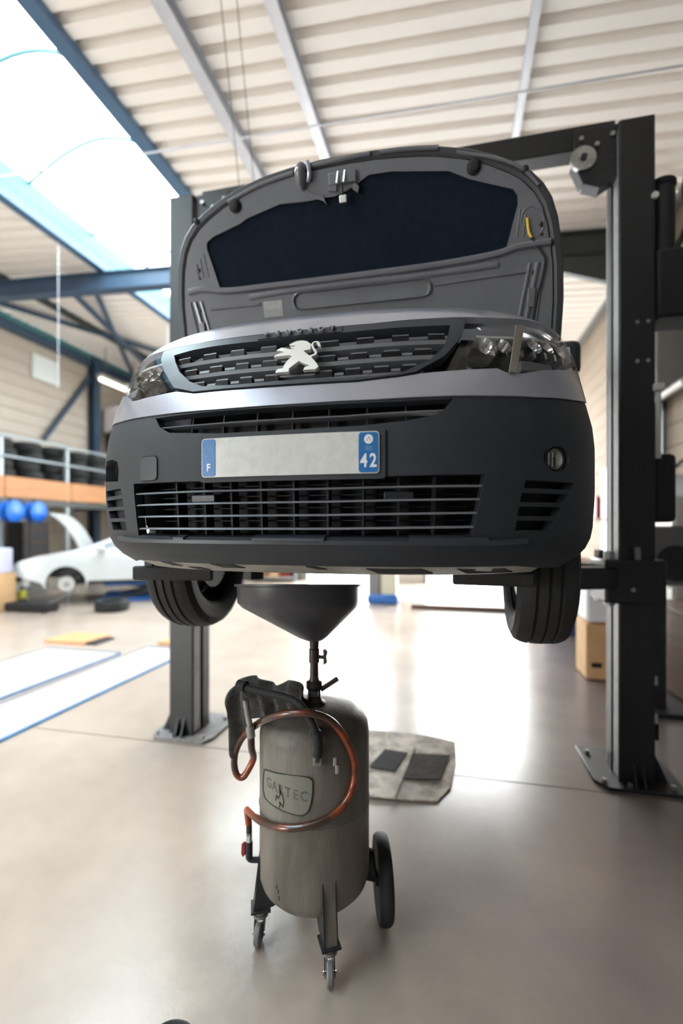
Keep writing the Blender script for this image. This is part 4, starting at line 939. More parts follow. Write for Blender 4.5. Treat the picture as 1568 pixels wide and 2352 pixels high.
def funnel():
    n = 56; rows = []
    spec = [(.020, 1.150, 0), (.036, 1.152, .0), (.060, 1.166, .01), (.226, 1.282, 1), (.238, 1.300, 1), (.240, 1.362, 1), (.250, 1.365, 1), (.250, 1.373, 1), (.237, 1.372, 1), (.233, 1.302, 1), (.220, 1.288, 1), (.055, 1.174, .01), (.018, 1.16, 0)]
    vs = []
    for r, z, e in spec:
        t = min(1, max(0, (z - 1.15) / .15)); ex = -.062 * t; ey = -.012 * t
        for k in range(n):
            dx, dy = r * math.cos(2 * PI * k / n), r * math.sin(2 * PI * k / n)      # the bowl leans back a few degrees
            vs.append((TX - .002 + ex + dx, TY + ey + dy, z - .118 * t * (dy * .974 - dx * .225)))
    fs = []
    for i in range(len(spec) - 1): fs += [(i * n + k, i * n + (k + 1) % n, (i + 1) * n + (k + 1) % n, (i + 1) * n + k) for k in range(n)]
    return MB().add(vs, fs)
funnel().build('funnel', 'funnel', dr)
# handle with bracket
hd = spline([onT(ang(-.028, .366), .80, .02), onT(ang(-.028, .366), .86, .022), (-.055, .365, .925), (-.105, .385, .968), (-.17, .405, .980), (-.26, .425, .984), (-.335, .44, .990), (-.372, .47, .985), (-.365, .56, .93), (-.310, .62, .80)], 6)
MB().tube(hd, .0145, 12).build('handle', 'black', dr)
MB().tube(hd[:9], .0165, 12).build('handle_grip', 'rubber', dr)
MB().cyl((-.365, .445, .996), (-.330, .437, .994), .021, n=14).build('handle_cap', 'black', dr)
MB().box(onT(ang(-.028, .366), .795, .010), (.030, .014, .065), Matrix.Rotation(ang(-.028, .366), 3, 'Z')).build('handle_bracket', 'liftedge', dr, bevel=.003)
MB().cyl(onT(ang(-.028, .366), .785, .016), onT(ang(-.028, .366), .785, .024), .008, n=8).build('bracket_bolt', 'grime', dr)
MB().lathe([(.001, .03), (.02, .028), (.022, 0), (.026, -.004), (.026, -.01)], onT(.32, .86, -.02), onT(.32, .86, 0) - Vector((TX, TY, .80)), 16).build('filler_plug', 'dkmetal', dr)
for z, a in ((.765, .62), (.735, .66)): MB().box(onT(a, z, .001), (.012, .006, .03), Matrix.Rotation(a, 3, 'Z')).build('chipped_tab', 'lgrey', dr, bevel=.002)
# suction lance and amber hose
MB().tube([(-.322, .415, .955), (-.318, .425, .90), (-.312, .435, .845)], .0115, 12).build('lance_tube', 'steel', dr)
MB().tube([(-.313, .434, .85), (-.310, .440, .805)], .0165, 12).build('lance_ferrule', 'steel', dr)
hz = [(-.310, .439, .815), (-.315, .455, .755), (-.330, .508, .69), (-.352, .505, .64), (-.374, .502, .612), (-.397, .500, .622), (-.408, .500, .66), (-.402, .498, .71), (-.375, .49, .765), (-.335, .475, .81)]
hc = [(-.285, .455, .853), (-.225, .385, .90), (-.152, .352, .938), (-.07, .345, .952), (-.011, .364, .938), (.030, .389, .903), (.064, .419, .837), (.087, .449, .749), (.085, .449, .670), (.064, .420, .618), (.024, .387, .585), (-.033, .359, .562), (-.102, .349, .544), (-.171, .360, .530), (-.255, .405, .512), (-.318, .46, .502), (-.352, .50, .487), (-.357, .515, .455), (-.355, .520, .42)]
MB().tube(spline(hz + hc, 6), .0135, 12).build('oil_hose', 'hose', dr)
MB().cyl((-.354, .520, .425), (-.354, .521, .375), .0115, n=12).build('hose_fitting', 'grime', dr)
MB().cyl((-.354, .521, .385), (-.354, .521, .350), .0125, n=6).build('fitting_nut', 'lgrey', dr, smooth=False)
MB().cyl((-.354, .521, .350), (-.354, .521, .285), .014, n=14).build('ball_valve', 'dkmetal', dr)
MB().tube(spline([(-.354, .521, .30), (-.353, .521, .282), (-.335, .525, .277), (-.300, .535, .277)], 5), .012, 10).build('outlet_elbow', 'dkmetal', dr)
MB().prism([(0, .03), (.012, .02), (.014, -.02), (.006, -.032), (-.004, -.02), (-.004, .016)], lambda a, z, d: Vector((-.372 - a, .519 + d, .318 + z)), -.005, .005).build('valve_handle', 'red', dr, bevel=.002)
for x, z in ((-.185, .30), (-.178, .285), (-.174, .263)): MB().box(onT(ang(x, .38), z, .0005), (.004, .002, .014), Matrix.Rotation(ang(x, .38), 3, 'Z')).build('paint_chip', 'grime', dr, smooth=False)

# rag over the handle
def rag():
    # draped sheet along the bar: rows follow the bar, columns hang down both sides
    bar = [Vector(p) for p in ((-.415, .51, .955), (-.385, .53, .985), (-.34, .545, .985), (-.29, .55, .965), (-.24, .54, .960), (-.20, .53, .985), (-.16, .52, .985), (-.125, .51, .950))]
    bar = spline(bar, 3); n = len(bar); cols = 15; vs = []; fs = []
    for i, p in enumerate(bar):
        t = i / (n - 1)
        drop = .125 + .15 * max(0, min(1, (.30 - t) / .14)) * (1 - .5 * max(0, .10 - t) / .10) + .02 * math.sin(9 * t); back = .10 + .03 * math.sin(11 * t + 1)
        for k in range(cols):
            q = k / (cols - 1) * 2 - 1
            d = (drop if q < 0 else back) * abs(q) ** 1.1
            wob = .010 * math.sin(14 * t * 6.28 / 3 + 5 * q) + .006 * math.sin(33 * t + 9 * q)
            vs.append((p.x + (-.012 * abs(q) if t < .25 else .01 * q) + wob * .9, p.y + (.035 if q > 0 else -.05 * min(1, abs(q) * 2.5)) * (1 if t > .3 else .8) + wob * 1.6, p.z + .018 * (1 - abs(q)) - d))
    for i in range(n - 1):
        fs += [(i * cols + k, i * cols + k + 1, (i + 1) * cols + k + 1, (i + 1) * cols + k) for k in range(cols - 1)]
    o = MB().add(vs, fs).build('rag', 'rag', None, ang=80)
    s_ = o.modifiers.new('sub', 'SUBSURF'); s_.levels = s_.render_levels = 1
    s_ = o.modifiers.new('thick', 'SOLIDIFY'); s_.thickness = .006
    return tag(o, 'oily grey rag draped over the handle of the oil drainer', 'rag')
rag()

# ================================================================== FLOOR ITEMS
def sheet(name, pts, mt, label, cat, z=.004, th=.006, amp=.008):
    h = .05; 
    F = lambda x, y, o: Vector((x, y, z + o + amp * (math.sin(9 * x + 3 * y) * math.sin(7 * y - 2 * x) + 1) * .5))
    return tag(patch(pts, [], F, h, 0, th if z >= th else z).build(name, mt, None), label, cat)
cb = sheet('cardboard_sheet', [(-.20, 2.44), (.06, 2.47), (.30, 2.43), (.455, 2.38), (.46, 2.1), (.425, 1.75), (.35, 1.58), (.12, 1.54), (-.10, 1.52), (-.16, 1.9)], 'card', 'stained flat cardboard sheet lying on the floor behind the oil drainer', 'cardboard', .010, .008, .012)
m = MB().add([(-.10, 1.86, .026), (.07, 1.84, .026), (.13, 2.11, .026), (-.03, 2.13, .026), (-.10, 1.86, .020), (.07, 1.84, .020), (.13, 2.11, .020), (-.03, 2.13, .020)], [(0, 1, 2, 3), (4, 7, 6, 5), (0, 4, 5, 1), (1, 5, 6, 2), (2, 6, 7, 3), (3, 7, 4, 0)])
m.build('dark_patch', mat('dark_oil_patch', (.05, .046, .045), .95, spec=.1), cb, smooth=False)
MB().add([(.14, 1.76, .027), (.36, 1.80, .027), (.42, 2.14, .027), (.17, 2.11, .027), (.14, 1.76, .020), (.36, 1.80, .020), (.42, 2.14, .020), (.17, 2.11, .020)], [(0, 1, 2, 3), (4, 7, 6, 5), (0, 4, 5, 1), (1, 5, 6, 2), (2, 6, 7, 3), (3, 7, 4, 0)]).build('dark_patch', mat('brown_oil_patch', (.08, .068, .060), .95, spec=.1, var=.5, scale=20), cb, smooth=False)
MB().bar((.10, 1.52, .03), (.17, 2.2, .03), .015, .006).build('fold_crease', 'card', cb)
tag(MB().tube(spline([(-.52, -.08, .012), (-.475, .08, .012), (-.415, .122, .012), (-.35, .09, .012), (-.30, -.05, .012)], 8), .010, 8).build('black_cable', 'rubber'), 'black cable curving on the floor at the very front', 'cable')
# in-floor scissor lift runways with blue edges
rw = thing('in_floor_lift', 'two pale flush lift runways with blue edges set in the floor left of the post', 'lift', (-3.8, 2.4, 0))
for u0, u1, b0, b1 in ((-3.50, -2.86, -.5, 4.35), (-4.75, -3.66, .3, 4.0)):
    r_ = MB().box(((u0 + u1) / 2, (b0 + b1) / 2, .008), (u1 - u0, b1 - b0, .016)).build('runway', 'runway', rw, bevel=.003)
    MB().box((u1 + .015, (b0 + b1) / 2, .010), (.03, b1 - b0, .020)).build('edge_strip', 'paleblue', r_)
    MB().box((u0 - .012, (b0 + b1) / 2, .009), (.024, b1 - b0, .018)).build('edge_strip', 'bluetrim', r_)
    MB().box(((u0 + u1) / 2, b1 + .02, .009), (u1 - u0, .04, .018)).build('edge_strip', 'bluetrim', r_)
def oplate(x, y, sx_, sy_, label):
    p = MB().box((x, y, .02), (sx_, sy_, .04)).build('ramp_plate', 'orange', None, bevel=.006)
    MB().box((x + sx_ / 2 + .08, y - .05, .015), (.16, sy_ * .7, .03)).build('dark_hinge', 'dkmetal', p, bevel=.004)
    return tag(p, label, 'ramp')
oplate(-4.75, 4.55, .66, .52, 'orange steel ramp plate on the floor at the end of the left runway')
oplate(-3.25, 4.72, .45, .36, 'smaller orange plate on the floor just behind the left lift post')
tag(MB().box((.55, 8.27, .045), (1.8, .16, .09)).build('timber_beam', 'brown', None, bevel=.01), 'brown timber beam lying across the floor before the bright doorway', 'beam')

for b, u0, u1 in ((1.92, -2.80, UR), (-2.6, UL, UR)):
    j = MB().box(((u0 + u1) / 2, b, .0006), (u1 - u0, .007, .0012)).build('floor_joint', 'grime', bpy.data.objects['floor'], smooth=False)

# ================================================================== LEFT SIDE: rack of tyres, white car, reels
RU = -8.4
rack = thing('tyre_rack', 'long raised steel and timber rack holding tyres along the left wall', 'rack', (-9.1, 8.2, 0))
for b in (4.9, 6.6, 8.3, 10.0, 11.9):
    for u in (RU - .03, -9.75): MB().box((u, b, 1.75), (.07, .07, 3.5)).build('rack_post', 'rail', rack, smooth=False)
    MB().box((-9.1, b, 2.12), (1.3, .06, .12)).build('cross_beam', 'darkbeam', rack, smooth=False)
for k in range(4): MB().box((RU + .01, 4.9 + 1.75 * (k + .5), 2.43), (.03, 1.73, .43)).build('fascia_board', 'wood', rack, bevel=.004)
MB().box((RU - .02, 8.4, 2.13), (.06, 7.1, .14)).build('front_beam', 'darkbeam', rack)
for k in range(5): MB().box((RU - .18 - .26 * k, 8.4, 2.60), (.24, 7.1, .04)).build('deck_board', 'wood', rack, smooth=False)
for z in (3.05, 3.47): MB().tube([(RU + .03, 4.9, z), (RU + .03, 11.95, z)], .025, 8).build('guard_rail', 'rail', rack)
ty = None
def flat_tyre(name, loc, label, group=None, R=.30):
    global ty
    if ty is None:
        m = tyre_mb(R=.31, W=.20, ri=.19, n=28)
        m.v = [(v[1], v[2], v[0]) for v in m.v]; ty = m.mesh('tyre', 'rubber')
    o = bpy.data.objects.new(name, ty); COL.objects.link(o); o.location = loc
    return tag(o, label, 'tyre', group)
colw = ['first', 'second', 'third', 'fourth', 'fifth', 'sixth', 'seventh']
roww = ['bottom', 'second up', 'third up', 'topmost']
for i in range(7):
    for k in range(4):
        flat_tyre('tyre', (RU - .45 + .03 * math.sin(5 * i + 2 * k), 5.5 + .70 * i + .03 * math.sin(7 * i + 3 * k), 2.62 + .106 + k * .212),
                  'black tyre on the rack, %s in the %s pile from left' % (roww[k], colw[i]), 'tyres piled on the rack')
flat_tyre('tyre', (-5.93, 6.72, .105), 'worn dark tyre lying flat on the floor in front of the white car')
# white car with its bonnet up, on a blue scissor lift
CBN, CBF = 6.95, 8.65; ZC = .14
car = thing('car', 'white car with missing bumper and raised bonnet on a blue lift under the tyre rack', 'car', (-6.0, 7.8, 0))
archc = lambda cu, a0=-.25: [(cu - .37 * math.cos(a), ZC + .30 + .37 * math.sin(a)) for a in np.linspace(a0, PI - a0, 13)]
prof_ = [(-8.18, ZC + .50), (-7.70, ZC + .34)] + archc(-7.26) + [(-6.85, ZC + .36), (-5.05, ZC + .36)] + archc(-4.64) + [(-4.2, ZC + .38), (-3.95, ZC + .45), (-3.92, ZC + .95), (-4.15, ZC + 1.12), (-4.55, ZC + 1.42), (-5.1, ZC + 1.50), (-5.7, ZC + 1.48), (-6.2, ZC + 1.33), (-6.95, ZC + 1.03), (-7.15, ZC + .98), (-7.75, ZC + .88), (-8.12, ZC + .76), (-8.22, ZC + .64)]
def CFf(sd):
    b0 = CBN if sd < 0 else CBF
    def F(x, z, o):
        t = max(0, z - ZC - .92); return Vector((x, b0 + (-sd) * (t * .55 + .10 * max(0, (-7.6 - x)) + .1 * max(0, x + 4.4) - .02 * math.sin((z - ZC) * 3)) + sd * o, z))
    return F
for sd in (-1, 1):
    patch(prof_, [], CFf(sd), .12, 0, .03).build('body_side', 'white', car)
    W1 = [(-6.75, ZC + 1.02), (-5.75, ZC + 1.04), (-5.75, ZC + 1.40), (-6.10, ZC + 1.31)]; W2 = [(-5.68, ZC + 1.04), (-4.85, ZC + 1.06), (-4.95, ZC + 1.36), (-5.25, ZC + 1.42), (-5.68, ZC + 1.41)]
    for Wn in (W1, W2): MB().prism(Wn, CFf(sd), -.02, .012).build('side_window', 'dglass', car, smooth=False)
    MB().box((-6.62, CBN - .08 if sd < 0 else CBF + .08, ZC + 1.03), (.16, .16, .11)).build('door_mirror', 'white', car, bevel=.03)
    for cu in (-7.26, -4.64):
        b_ = CBN + .12 if sd < 0 else CBF - .12
        m = tyre_mb(R=.30, W=.19, ri=.19, n=28); m.v = [(cu + v[1], b_ + v[0], ZC + .30 + v[2]) for v in m.v]
        if cu > -7: 
            wq = m.build('wheel', 'rubber', car); MB().cyl((cu, b_ - .05 * -sd, ZC + .30), (cu, b_ + .07 * sd, ZC + .30), .185, n=24).build('wheel_face', 'rim', wq)
        else:
            hbq = MB().cyl((cu, b_ - .08, ZC + .30), (cu, b_ + .08, ZC + .30), .15, n=26).build('brake_disc', 'lgrey', car); MB().cyl((cu, b_ - .10, ZC + .30), (cu, b_ + .1, ZC + .30), .05, n=14).build('hub', 'steel', hbq)
            MB().box((cu + .12, b_, ZC + .34), (.08, .10, .16)).build('brake_caliper', 'dkmetal', car, bevel=.01)
            MB().cyl((cu + .05, b_ + .05 * -sd, ZC + .3), (cu + .08, b_ + .25 * -sd, ZC + .85), .05, n=12).build('strut', 'dkmetal', car)
rows = [(-3.92, .95), (-4.15, 1.12), (-4.55, 1.42), (-5.1, 1.50), (-5.7, 1.48), (-6.2, 1.33)]
m = MB(); 
for x, z in rows:
    a = CFf(-1)(x, ZC + z, 0); b = CFf(1)(x, ZC + z, 0); m.v += [tuple(a), tuple(b)]
m.f = [(2 * k, 2 * k + 1, 2 * k + 3, 2 * k + 2) for k in range(len(rows) - 1)]
m.build('roof_panel', 'white', car)
a0, b0, a1, b1 = CFf(-1)(-6.2, ZC + 1.33, 0), CFf(1)(-6.2, ZC + 1.33, 0), CFf(-1)(-6.98, ZC + 1.0, 0), CFf(1)(-6.98, ZC + 1.0, 0)
MB().add([a0, b0, b1, a1], [(0, 1, 2, 3)]).build('windscreen', 'dglass', car, smooth=False)
MB().box((-7.55, 7.8, ZC + .62), (1.0, 1.3, .38)).build('engine_bay', 'dkmetal', car, bevel=.04)
MB().box((-8.12, 7.8, ZC + .52), (.10, 1.45, .28)).build('radiator', 'black', car, bevel=.01)
MB().box((-8.20, 7.8, ZC + .38), (.08, 1.35, .10)).build('bumper_beam', 'lgrey', car, bevel=.01)
MB().box((-8.02, CBN + .15, ZC + .62), (.22, .20, .14)).build('headlight', 'chrome', car, bevel=.03)
MB().box((-7.98, CBN + .12, ZC + .38), (.14, .14, .22)).build('washer_bottle', 'lgrey', car, bevel=.02)
MB().box((-5.6, 7.8, ZC + .32), (3.0, 1.4, .08)).build('underbody', 'black', car)
bp_ = spline([(-6.98, 0, ZC + 1.02), (-7.09, 0, ZC + 1.24), (-7.23, 0, ZC + 1.47), (-7.40, 0, ZC + 1.66), (-7.54, 0, ZC + 1.75)], 5)
m = MB(); vs = []
for p in bp_: vs += [(p.x, CBN + .08, p.z), (p.x, CBF - .08, p.z), (p.x - .03, CBF - .08, p.z - .03), (p.x - .03, CBN + .08, p.z - .03)]
fs = [];
for k in range(len(bp_) - 1): fs += [(4 * k + q, 4 * k + (q + 1) % 4, 4 * k + 4 + (q + 1) % 4, 4 * k + 4 + q) for q in range(4)]
MB().add(vs, fs + [(0, 1, 2, 3), tuple(range(len(vs) - 4, len(vs)))]).build('bonnet', 'white', car)
sl = thing('scissor_lift', 'blue low scissor lift standing under the white car', 'lift', (-5.6, 7.5, 0))
for b in (7.45, 8.4):
    MB().box((-5.4, b, .40), (2.4, .5, .10)).build('platform', 'blue', sl, bevel=.01); MB().box((-5.4, b, .04), (2.6, .5, .08)).build('base_frame', 'blue', sl, bevel=.01)
    for s1 in (-1, 1): MB().bar((-5.4 - s1 * .9, b - .12 * s1, .09), (-5.4 + s1 * .9, b - .12 * s1, .36), .06, .07, (0, 1, 0)).build('scissor_arm', 'dkmetal', sl)
    for x in (-6.4, -4.4): MB().box((x, b, .47), (.14, .14, .06)).build('rubber_block', 'rubber', sl)
yaw = math.radians(32)
for o, lc in ((car, (-6.59, 8.354, 0)), (sl, (-6.09, 8.311, 0))): o.location = lc; o.rotation_euler = (0, 0, yaw)
# dark jack and trolley in front of the car nose
jk = thing('floor_jack', 'dark low trolley jack on the floor beneath the nose of the white car', 'jack', (-7.5, 6.35, 0))
MB().box((-7.35, 6.30, .10), (.95, .32, .14)).build('chassis', 'black', jk, bevel=.02)
for x in (-7.75, -6.95):
    for y in (6.17, 6.43): MB().cyl((x, y - .025, .05), (x, y + .025, .05), .05, n=16).build('wheel', 'dkmetal', jk)
MB().bar((-7.0, 6.30, .15), (-6.30, 6.27, .45), .03, .03).build('handle_socket', 'grey', jk)
MB().cyl((-7.55, 6.30, .17), (-7.55, 6.30, .24), .06, n=16).build('saddle', 'dkmetal', jk)
def reel(y, label):
    r = thing('hose_reel', label, 'hose reel', (RU + .22, y, 1.92), 'blue hose reels hanging under the rack')
    for d in (-.09, .09): MB().lathe([(.001, -.018), (.20, -.018), (.215, -.008), (.215, .008), (.20, .018), (.001, .018)], (RU + .22 + d, y, 1.92), (1, 0, 0), 28).build('side_disc', 'brightblue', r)
    MB().cyl((RU + .13, y, 1.92), (RU + .31, y, 1.92), .13, n=20).build('hose_coil', 'dkmetal', r)
    MB().box((RU + .22, y, 2.10), (.05, .08, .16)).build('bracket', 'dkmetal', r)
    MB().tube([(RU + .22, y - .12, 1.86), (RU + .22, y - .13, 1.5), (RU + .2, y - .12, 1.0)], .012, 6).build('hose_end', 'rubber', r)
reel(6.62, 'bright blue hose reel under the wooden fascia at the left edge of the photo'); reel(7.18, 'bright blue hose reel under the rack, nearer the white car')
# clutter below the rack
cbn = thing('parts_cabinet', 'dark steel cabinet with rusty parts against the left wall behind the car nose', 'cabinet', (-9.4, 8.2, 0))
MB().box((-9.45, 8.25, 1.25), (.45, .75, .95)).build('carcass', 'dkmetal', cbn, bevel=.01)
for z in (.95, 1.25, 1.55): MB().box((-9.21, 8.25, z), (.03, .70, .03)).build('shelf_edge', 'brown', cbn)
MB().box((-9.45, 8.25, .39), (.42, .70, .77)).build('base_cabinet', 'grey', cbn, bevel=.01)
rk2 = thing('parts_shelf', 'shelf unit behind the white car loaded with orange and grey body parts', 'shelf', (-6.6, 10.6, 0))
for u in (-8.0, -5.2): 
    for b in (10.4, 11.0): MB().box((u, b, 1.05), (.06, .06, 2.1)).build('upright', 'dkmetal', rk2)
for z in (.5, 1.25, 2.05): MB().box((-6.6, 10.7, z), (2.86, .66, .05)).build('shelf_board', 'lgrey', rk2)
tag(MB().bar((-6.9, 10.62, 1.97), (-6.15, 10.62, 1.32), .26, .22).build('car_tailgate', 'rust', None, bevel=.05), 'rusty orange body panel leaning on the shelf behind the white car', 'car part')
tag(MB().box((-7.35, 10.62, 1.60), (.62, .3, .62), (0, .4, 0)).build('car_wing', 'grey', None, bevel=.08), 'grey rounded car panel standing on the shelf beside the orange one', 'car part')
nb_ = thing('notice_board', 'green and white notice board on the left wall below the hose reels', 'board', (-9.8, 6.7, 1.3))
MB().box((RU - .75, 6.72, 1.32), (.03, .55, .60)).build('panel', 'lgrey', nb_); MB().box((RU - .73, 6.72, 1.12), (.02, .50, .24)).build('green_sheet', 'green', nb_); MB().box((RU - .73, 6.80, 1.36), (.02, .22, .12)).build('blue_label', 'bluedark', nb_)
MB().box((RU - .80, 6.72, .52), (.10, .5, 1.04)).build('stand', 'grey', nb_)
bx = thing('box_stack', 'pale lilac box standing on a tan carton at the far left edge', 'boxes', (-8.0, 6.3, 0))
MB().box((-8.10, 6.20, .36), (.50, .44, .72)).build('carton', 'tan', bx, bevel=.01); MB().box((-8.10, 6.20, .96), (.42, .40, .48)).build('plastic_box', mat('lilac_plastic', rgb(190, 190, 215), .5), bx, bevel=.03)
jc = thing('jerrycan', 'small yellow jerrycan on the floor by the white car nose', 'can', (-7.95, 6.5, 0))
MB().box((-7.92, 6.62, .17), (.18, .12, .34)).build('can_body', 'ytag', jc, bevel=.03); MB().cyl((-7.92, 6.62, .33), (-7.92, 6.62, .40), .03, n=12).build('cap', 'black', jc)
tag(MB().box((-9.2, 7.45, .30), (.42, .6, .60)).build('grey_crate', 'lgrey', None, bevel=.03), 'pale grey crate on the floor left of the dark parts cabinet', 'crate')
sg_ = MB().box((UL + .035, 9.25, 5.73), (.05, .82, .62)).build('wall_sign', mat('pale_green_white_panel', (.88, .95, .93), .6), None, bevel=.005)
tag(sg_, 'blank white square panel high on the left wall beside the diagonal brace', 'panel')
tl = thing('tube_light', 'lit fluorescent tube hanging from the roof near the left back corner', 'lamp', (-9.0, 10.9, 5.7))
MB().tube([(-9.0, 10.1, 5.68), (-9.0, 11.7, 5.68)], .05, 10).build('tube', 'tube', tl); MB().box((-9.0, 10.9, 5.76), (.14, 1.7, .08)).build('housing', 'lgrey', tl)
for b in (10.3, 11.5): MB().bar((-9.0, b, 5.79), (-9.0, b, zr(-9.0)), .02, .02).build('hanger', 'grey', tl)
eq = thing('wall_unit', 'pink-white and black extractor unit on the left wall beside the corner column', 'machine', (-9.6, 11.6, 4.5))
MB().box((-9.6, 11.7, 4.85), (.6, .9, .85)).build('housing', mat('pinkish_white_enamel', (.62, .56, .56), .5), eq, bevel=.10); MB().cyl((-9.4, 11.2, 4.25), (-9.4, 12.0, 4.25), .30, n=20).build('fan', 'black', eq, bevel=.03)
MB().box((-9.7, 11.7, 4.2), (.5, .3, .9)).build('bracket', 'dkmetal', eq)
wr = tag(MB().tube([(-7.0, 3.6, 6.02), (-2.0, 3.6, 5.86), (3.2, 3.6, 5.70)], .011, 6).build('steel_wire', 'purlin'), 'thin steel rod running across the hall just under the purlins', 'rod')
for x, b, z0, l in ((-5.9, 5.4, 3.9, 'thin pale cable hanging from the left skylight edge in front of the rafter'), (-5.95, 8.6, 4.3, 'thin pale cable hanging from the skylight beyond the rafter')):
    tag(MB().tube([(x, b, zr(x) - .1), (x, b, z0)], .005, 6).build('hanging_cable', 'purlin'), l, 'cable')
for k, (x, b, l) in enumerate(((-1.42, 2.3, 'left of two thin wires hanging between the wide purlins'), (-1.28, 2.3, 'right of two thin wires hanging between the wide purlins'))):
    tag(MB().tube([(x, b, zr(x)), (x + .01, b + .4, 4.6)], .004, 5).build('hanging_wire', 'grey'), l, 'wire')

# ================================================================== RIGHT AND BACK
ht = thing('wall_heater', 'grey heater cabinet hung high on the right wall behind the post', 'heater', (UR, 6.0, 3.8))
MB().box((UR - .22, 5.95, 3.78), (.42, .95, .86)).build('casing', 'grey', ht, bevel=.03)
for k in range(6): MB().box((UR - .44, 5.95, 3.50 + k * .11), (.015, .8, .05)).build('louvre', 'lgrey', ht)
MB().tube([(UR - .22, 6.9, 3.34), (UR - .22, 5.2, 3.34)], .05, 10).build('pipe', 'lgrey', ht)
for b in (5.6, 6.3): MB().box((UR - .02, b, 3.40), (.06, .06, .3)).build('bracket', 'dkmetal', ht)
mb_ = thing('compressor_box', 'dark grey machine cabinet behind the right lift post', 'machine', (2.15, 3.4, 0))
MB().box((2.18, 3.45, 1.36), (.30, .42, .50)).build('casing', 'grey', mb_, bevel=.02); MB().cyl((2.24, 3.22, 1.30), (2.24, 3.30, 1.30), .15, n=20).build('fan_cover', 'dkmetal', mb_)
MB().box((2.18, 3.45, .56), (.10, .12, 1.12)).build('stand', 'dkmetal', mb_); MB().box((2.18, 3.45, .02), (.34, .40, .04)).build('foot', 'dkmetal', mb_); MB().cyl((2.07, 3.35, 1.61), (2.07, 3.35, 1.70), .05, n=12).build('lamp_cap', 'lgrey', mb_)
lk = thing('steel_locker', 'tall pale grey locker against the right wall', 'locker', (3.0, 4.9, 0))
MB().box((3.02, 4.95, .98), (.56, .9, 1.92)).build('carcass', 'lgrey', lk, bevel=.01)
for k in range(2): 
    d_ = MB().box((2.73, 4.73 + .44 * k, .98), (.02, .42, 1.84)).build('door', mat('locker_door_grey', (.40, .39, .36), .5), lk, bevel=.004); MB().box((2.715, 4.58 + .70 * k, 1.0), (.015, .02, .12)).build('handle', 'dkmetal', d_)
tag(MB().box((3.0, 4.9, 2.06), (.45, .5, .24)).build('white_carton', 'paper', None, bevel=.01), 'white carton lying on top of the pale grey locker', 'box')
tag(MB().prism([(0, 0), (.34, .22), (.34, .26), (-.02, .03)], lambda a, z, d: Vector((2.72 + a * .6, 4.60 + d, 2.19 + z * .8)), -.04, .04).build('black_bracket', 'black', None), 'black slanting bracket on the white carton above the locker', 'bracket')
bc = thing('wooden_cabinet', 'dark brown wooden cabinet on the floor beside the right wall', 'cabinet', (2.75, 3.9, 0))
MB().box((2.85, 4.0, .42), (.80, .90, .76)).build('carcass', 'brown', bc, bevel=.01); MB().box((2.85, 4.0, .82), (.84, .94, .04)).build('top', 'brown', bc, bevel=.006)
for k in range(2): MB().box((2.66 + .39 * k, 3.535, .42), (.36, .02, .68)).build('door', 'brown', bc, bevel=.008)
MB().box((2.85, 4.0, .02), (.7, .8, .04)).build('plinth', 'black', bc)
MB().cyl((2.62, 3.52, .45), (2.62, 3.50, .45), .02, n=10).build('knob', 'dkmetal', bc)
bs = thing('carton', 'tan carton on the floor left of the right lift post', 'box', (1.93, 4.35, 0))
MB().box((1.95, 4.42, .30), (.30, .42, .58)).build('box_body', 'tan', bs, bevel=.008); MB().box((1.95, 4.42, .016), (.24, .36, .03)).build('pallet_foot', 'black', bs)
MB().box((1.90, 4.208, .16), (.10, .006, .05)).build('printed_mark', 'black', bs)
b2 = thing('white_box', 'white plastic box standing on the tan carton left of the right lift post', 'box', (1.95, 4.42, .6))
MB().box((1.95, 4.42, .79), (.28, .40, .38)).build('box_body', 'paper', b2, bevel=.03); MB().box((1.95, 4.42, 1.0), (.30, .42, .04)).build('lid', 'paper', b2, bevel=.012); MB().box((1.93, 4.212, .86), (.12, .012, .03)).build('handle', 'lgrey', b2)
tag(MB().box((UR - .06, 9.5, 2.0), (.10, .52, .44)).build('red_sign', 'red', None, bevel=.01), 'red panel on the right wall seen just beside the van', 'sign')
tag(MB().box((UR - .05, 8.8, 2.25), (.03, .50, .95)).build('white_poster', 'paper', None, bevel=.003), 'upper white poster on the right wall between van and post', 'poster')
tag(MB().box((UR - .05, 8.8, 1.38), (.03, .52, .66)).build('white_poster', 'paper', None, bevel=.003), 'lower white poster on the right wall under the other one', 'poster')
wb = thing('workbench', 'dark workbench along the right wall beyond the lift post', 'workbench', (3.0, 9.0, 0))
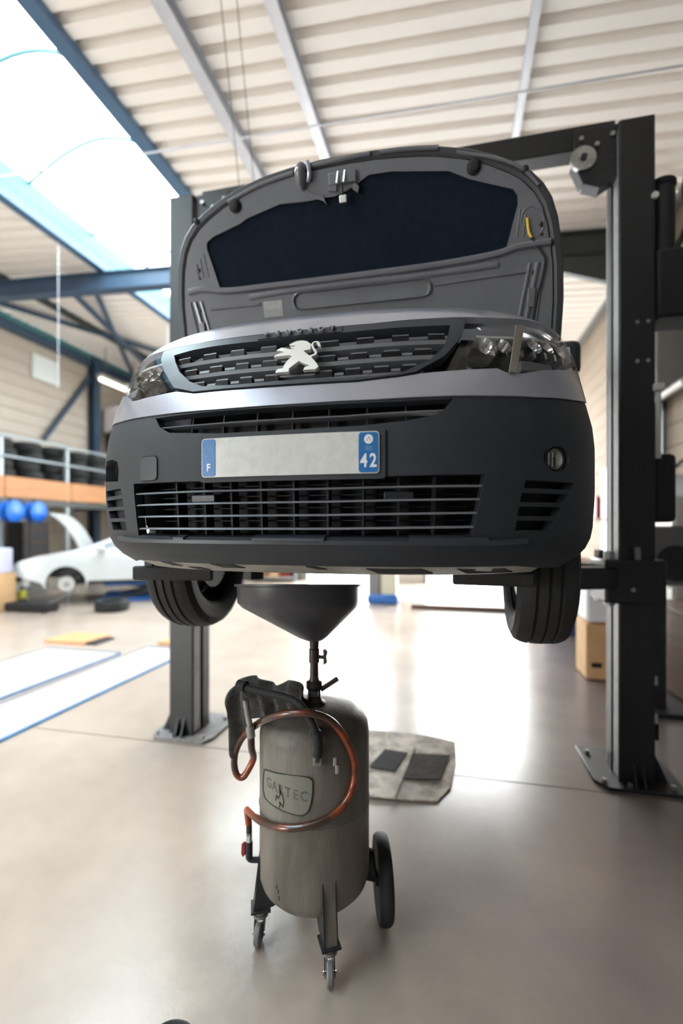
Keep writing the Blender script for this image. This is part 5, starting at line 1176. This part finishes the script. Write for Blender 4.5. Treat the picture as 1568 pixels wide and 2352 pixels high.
MB().box((2.98, 9.0, .90), (.60, 2.6, .06)).build('worktop', 'brown', wb, bevel=.005)
for b in (7.8, 10.2):
    for u in (2.73, 3.24): MB().box((u, b, .435), (.06, .06, .87)).build('leg', 'dkmetal', wb)
MB().box((2.98, 9.0, .3), (.55, 2.5, .04)).build('lower_shelf', 'dkmetal', wb)
dm = thing('blue_drum', 'blue drum standing on the floor beyond the right front wheel', 'drum', (1.95, 6.3, 0))
MB().lathe([(.001, 0), (.28, 0), (.285, .02), (.28, .04), (.28, .29), (.29, .30), (.28, .31), (.28, .58), (.29, .59), (.28, .60), (.28, .84), (.285, .87), (.27, .88), (.001, .87)], (2.05, 6.6, 0), n=28).build('drum_body', mat('navy_drum', rgb(52, 60, 110), .5), dm); MB().cyl((2.15, 6.6, .87), (2.15, 6.6, .89), .03, n=12).build('bung', 'black', dm)
gs = thing('waste_bin', 'grey and cream bin with a blue base beside the back doorways', 'bin', (-1.0, 8.8, 0))
MB().box((-1.16, 8.85, .62), (.26, .4, 1.1)).build('grey_body', 'grey', gs, bevel=.03); MB().box((-.86, 8.85, .66), (.32, .38, 1.0)).build('cream_body', mat('cream_plastic', (.50, .47, .36), .5), gs, bevel=.03); MB().box((-.98, 8.82, .10), (.66, .5, .20)).build('base', 'blue', gs, bevel=.05)
bsh = thing('storage_shelf', 'open storage shelf against the back wall left of the doorways', 'shelf', (-4.6, 12.2, 0))
for u in (-5.3, -4.05): MB().box((u, 12.25, .9), (.05, .5, 1.8)).build('upright', 'dkmetal', bsh)
for z in (.12, .75, 1.4): MB().box((-4.68, 12.25, z), (1.3, .5, .04)).build('shelf_board', 'lgrey', bsh)
for x, mt, nm in ((-5.05, 'wood', 'cream carton on the back storage shelf, leftmost of three'), (-4.68, 'tan', 'tan carton on the back storage shelf, middle of three'), (-4.35, 'red', 'red carton on the back storage shelf, rightmost of three')):
    tag(MB().box((x, 12.2, .36), (.30, .36, .43)).build('storage_carton', mt, None, bevel=.01), nm, 'box', 'cartons on the back storage shelf')
